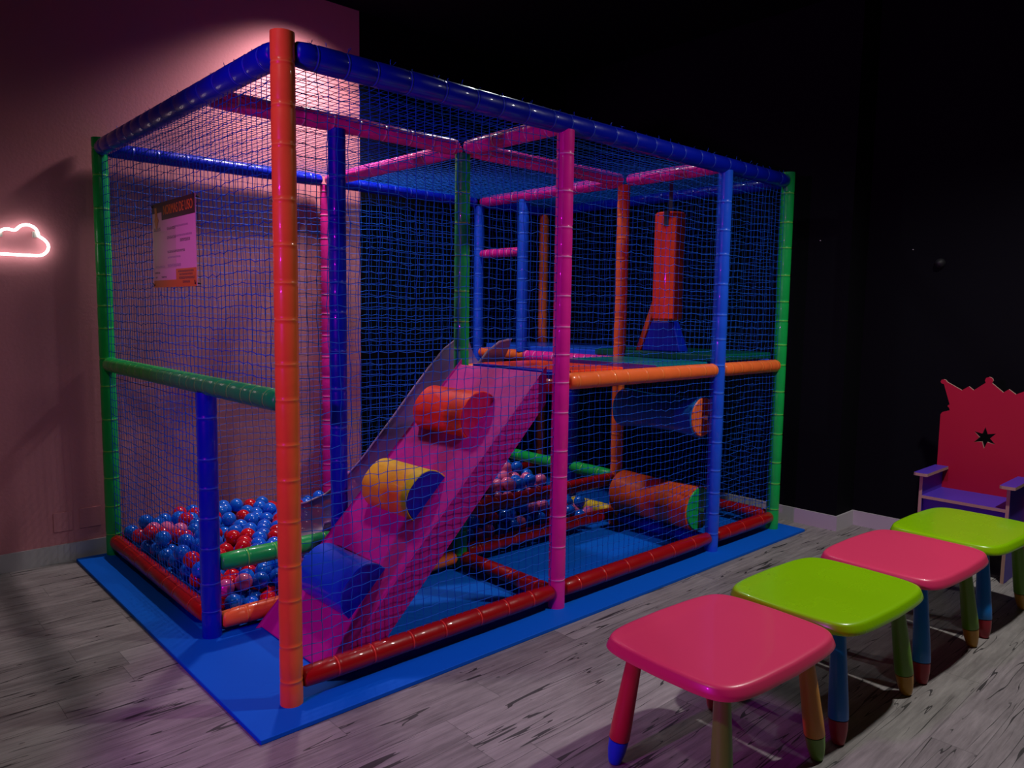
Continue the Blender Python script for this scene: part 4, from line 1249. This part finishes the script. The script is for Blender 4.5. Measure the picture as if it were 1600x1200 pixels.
    (1854, 2047, 202), (2114, 2044, 205), (2303, 2035, 222), (2386, 2056, 204), (1628, 2125, 216), (1893, 2128, 191), (1583, 2198, 200),
    (1674, 2225, 202), (1766, 2192, 225), (1850, 2213, 202), (2196, 2216, 217), (1533, 1093, 284), (1630, 1092, 273), (1802, 1088, 254),
    (1677, 1165, 277), (1769, 1165, 279), (1858, 1157, 286), (1940, 1153, 258), (1806, 1240, 255), (1973, 1233, 251), (2251, 1237, 275),
    (2338, 1241, 273), (1578, 1319, 274), (1940, 1311, 271), (1534, 1402, 287), (1716, 1389, 261), (1977, 1389, 275), (2171, 1387, 285),
    (1582, 1474, 285), (1767, 1468, 279), (2116, 1464, 261), (1543, 1545, 253), (1718, 1540, 272), (1895, 1550, 282), (1988, 1545, 277),
    (1762, 1614, 260), (1848, 1622, 268), (1936, 1626, 279), (2023, 1624, 275), (2206, 1626, 281), (1719, 1690, 280), (2072, 1696, 272),
    (1582, 1770, 290), (1667, 1785, 279), (1621, 1860, 272), (1812, 1854, 279), (2074, 1855, 272), (2247, 1862, 297), (1572, 1933, 292),
    (1863, 1924, 268), (2125, 1935, 263), (2296, 1934, 287), (1624, 2004, 280), (1715, 2005, 287), (1977, 2006, 294), (2072, 1999, 290),
    (2159, 2011, 289), (2250, 2010, 287), (2359, 1997, 297), (2116, 2088, 281), (2284, 2100, 277), (2164, 2159, 309), (2027, 2235, 294),
    (2112, 2259, 264), (1588, 1114, 348), (1763, 1113, 349), (1632, 1192, 346), (1888, 1189, 361), (1974, 1178, 362), (1853, 1268, 355),
    (1631, 1337, 365), (1724, 1337, 361), (1896, 1343, 340), (1591, 1416, 351), (1936, 1413, 370), (2117, 1418, 346), (1546, 1490, 362),
    (2003, 1494, 350), (2340, 1489, 355), (1676, 1571, 344), (1853, 1572, 361), (2032, 1573, 371), (2216, 1585, 357), (1721, 1647, 356),
    (1807, 1644, 343), (2072, 1652, 355), (1568, 1727, 372), (1672, 1726, 350), (2035, 1730, 357), (2121, 1731, 347), (1798, 1807, 365),
    (2075, 1810, 347), (2247, 1790, 346), (1594, 1070, 424), (1810, 1433, 423), (1989, 1451, 428), (1627, 1597, 414),
  ]),
]
WHERE = {
    'a': ('ball in the pit left of the short blue post, behind the left netting', 'balls at the left of the pit'),
    'b': ('ball in the pit above the green rail behind the entrance', 'balls above the green rail'),
    'c': ('ball in the pit below the green rail, behind the low netting strip', 'balls below the green rail'),
    'd': ('ball in the pit seen between the orange corner post and the ramp', 'balls beside the ramp'),
    'e': ('ball heaped above the raised red rail, right of the ramp', 'balls above the red rail'),
    'f': ('ball behind the netting strip between the two red rails', 'balls between the red rails'),
    'g': ('ball at the low right end of the pit, near the yellow beam', 'balls near the yellow beam'),
}


def sphere(R_, nu, nv):
    vs = [(0, 0, R_)]
    for i in range(1, nv):
        for j in range(nu):
            a, t = math.pi * i / nv, 2 * math.pi * j / nu
            vs.append((R_ * math.sin(a) * math.cos(t), R_ * math.sin(a) * math.sin(t), R_ * math.cos(a)))
    vs.append((0, 0, -R_))
    fs = [(0, 1 + j, 1 + (j + 1) % nu) for j in range(nu)]
    for i in range(nv - 2):
        for j in range(nu):
            a = 1 + i * nu
            fs.append((a + j, a + nu + j, a + nu + (j + 1) % nu, a + (j + 1) % nu))
    a = 1 + (nv - 2) * nu
    fs += [(a + j, len(vs) - 1, a + (j + 1) % nu) for j in range(nu)]
    return vs, fs


sv, sf = sphere(0.043, 24, 14)
proto = {}
for zn, c, spots in SEEN:
    for (x, y, z) in spots:
        if c not in proto:
            o = MB().add(sv, sf).build('plastic_ball', BALLM[c])
            proto[c] = o
        else:
            o = proto[c].copy()
            COL.objects.link(o)
        o.location = (x / 1000, y / 1000, z / 1000)
        tag(o, c + ' plastic ' + WHERE[zn][0], 'ball', c + ' ' + WHERE[zn][1])
if BENEATH:
    sv, sf = sphere(0.043, 14, 9)
    sv, sf = np.array(sv), [tuple(f) for f in sf]
    mb = MB()
    for k, (c, spots) in enumerate(BENEATH):
        for q in spots:
            mb.add((sv + np.array(q) / 1000).tolist(), sf, k)
    o = mb.build('ball_heap', [BALLM[c] for c, _ in BENEATH])
    tag(o, 'rest of the blue, red and pink balls deeper down and farther back in the ball pit', 'balls', kind='stuff')
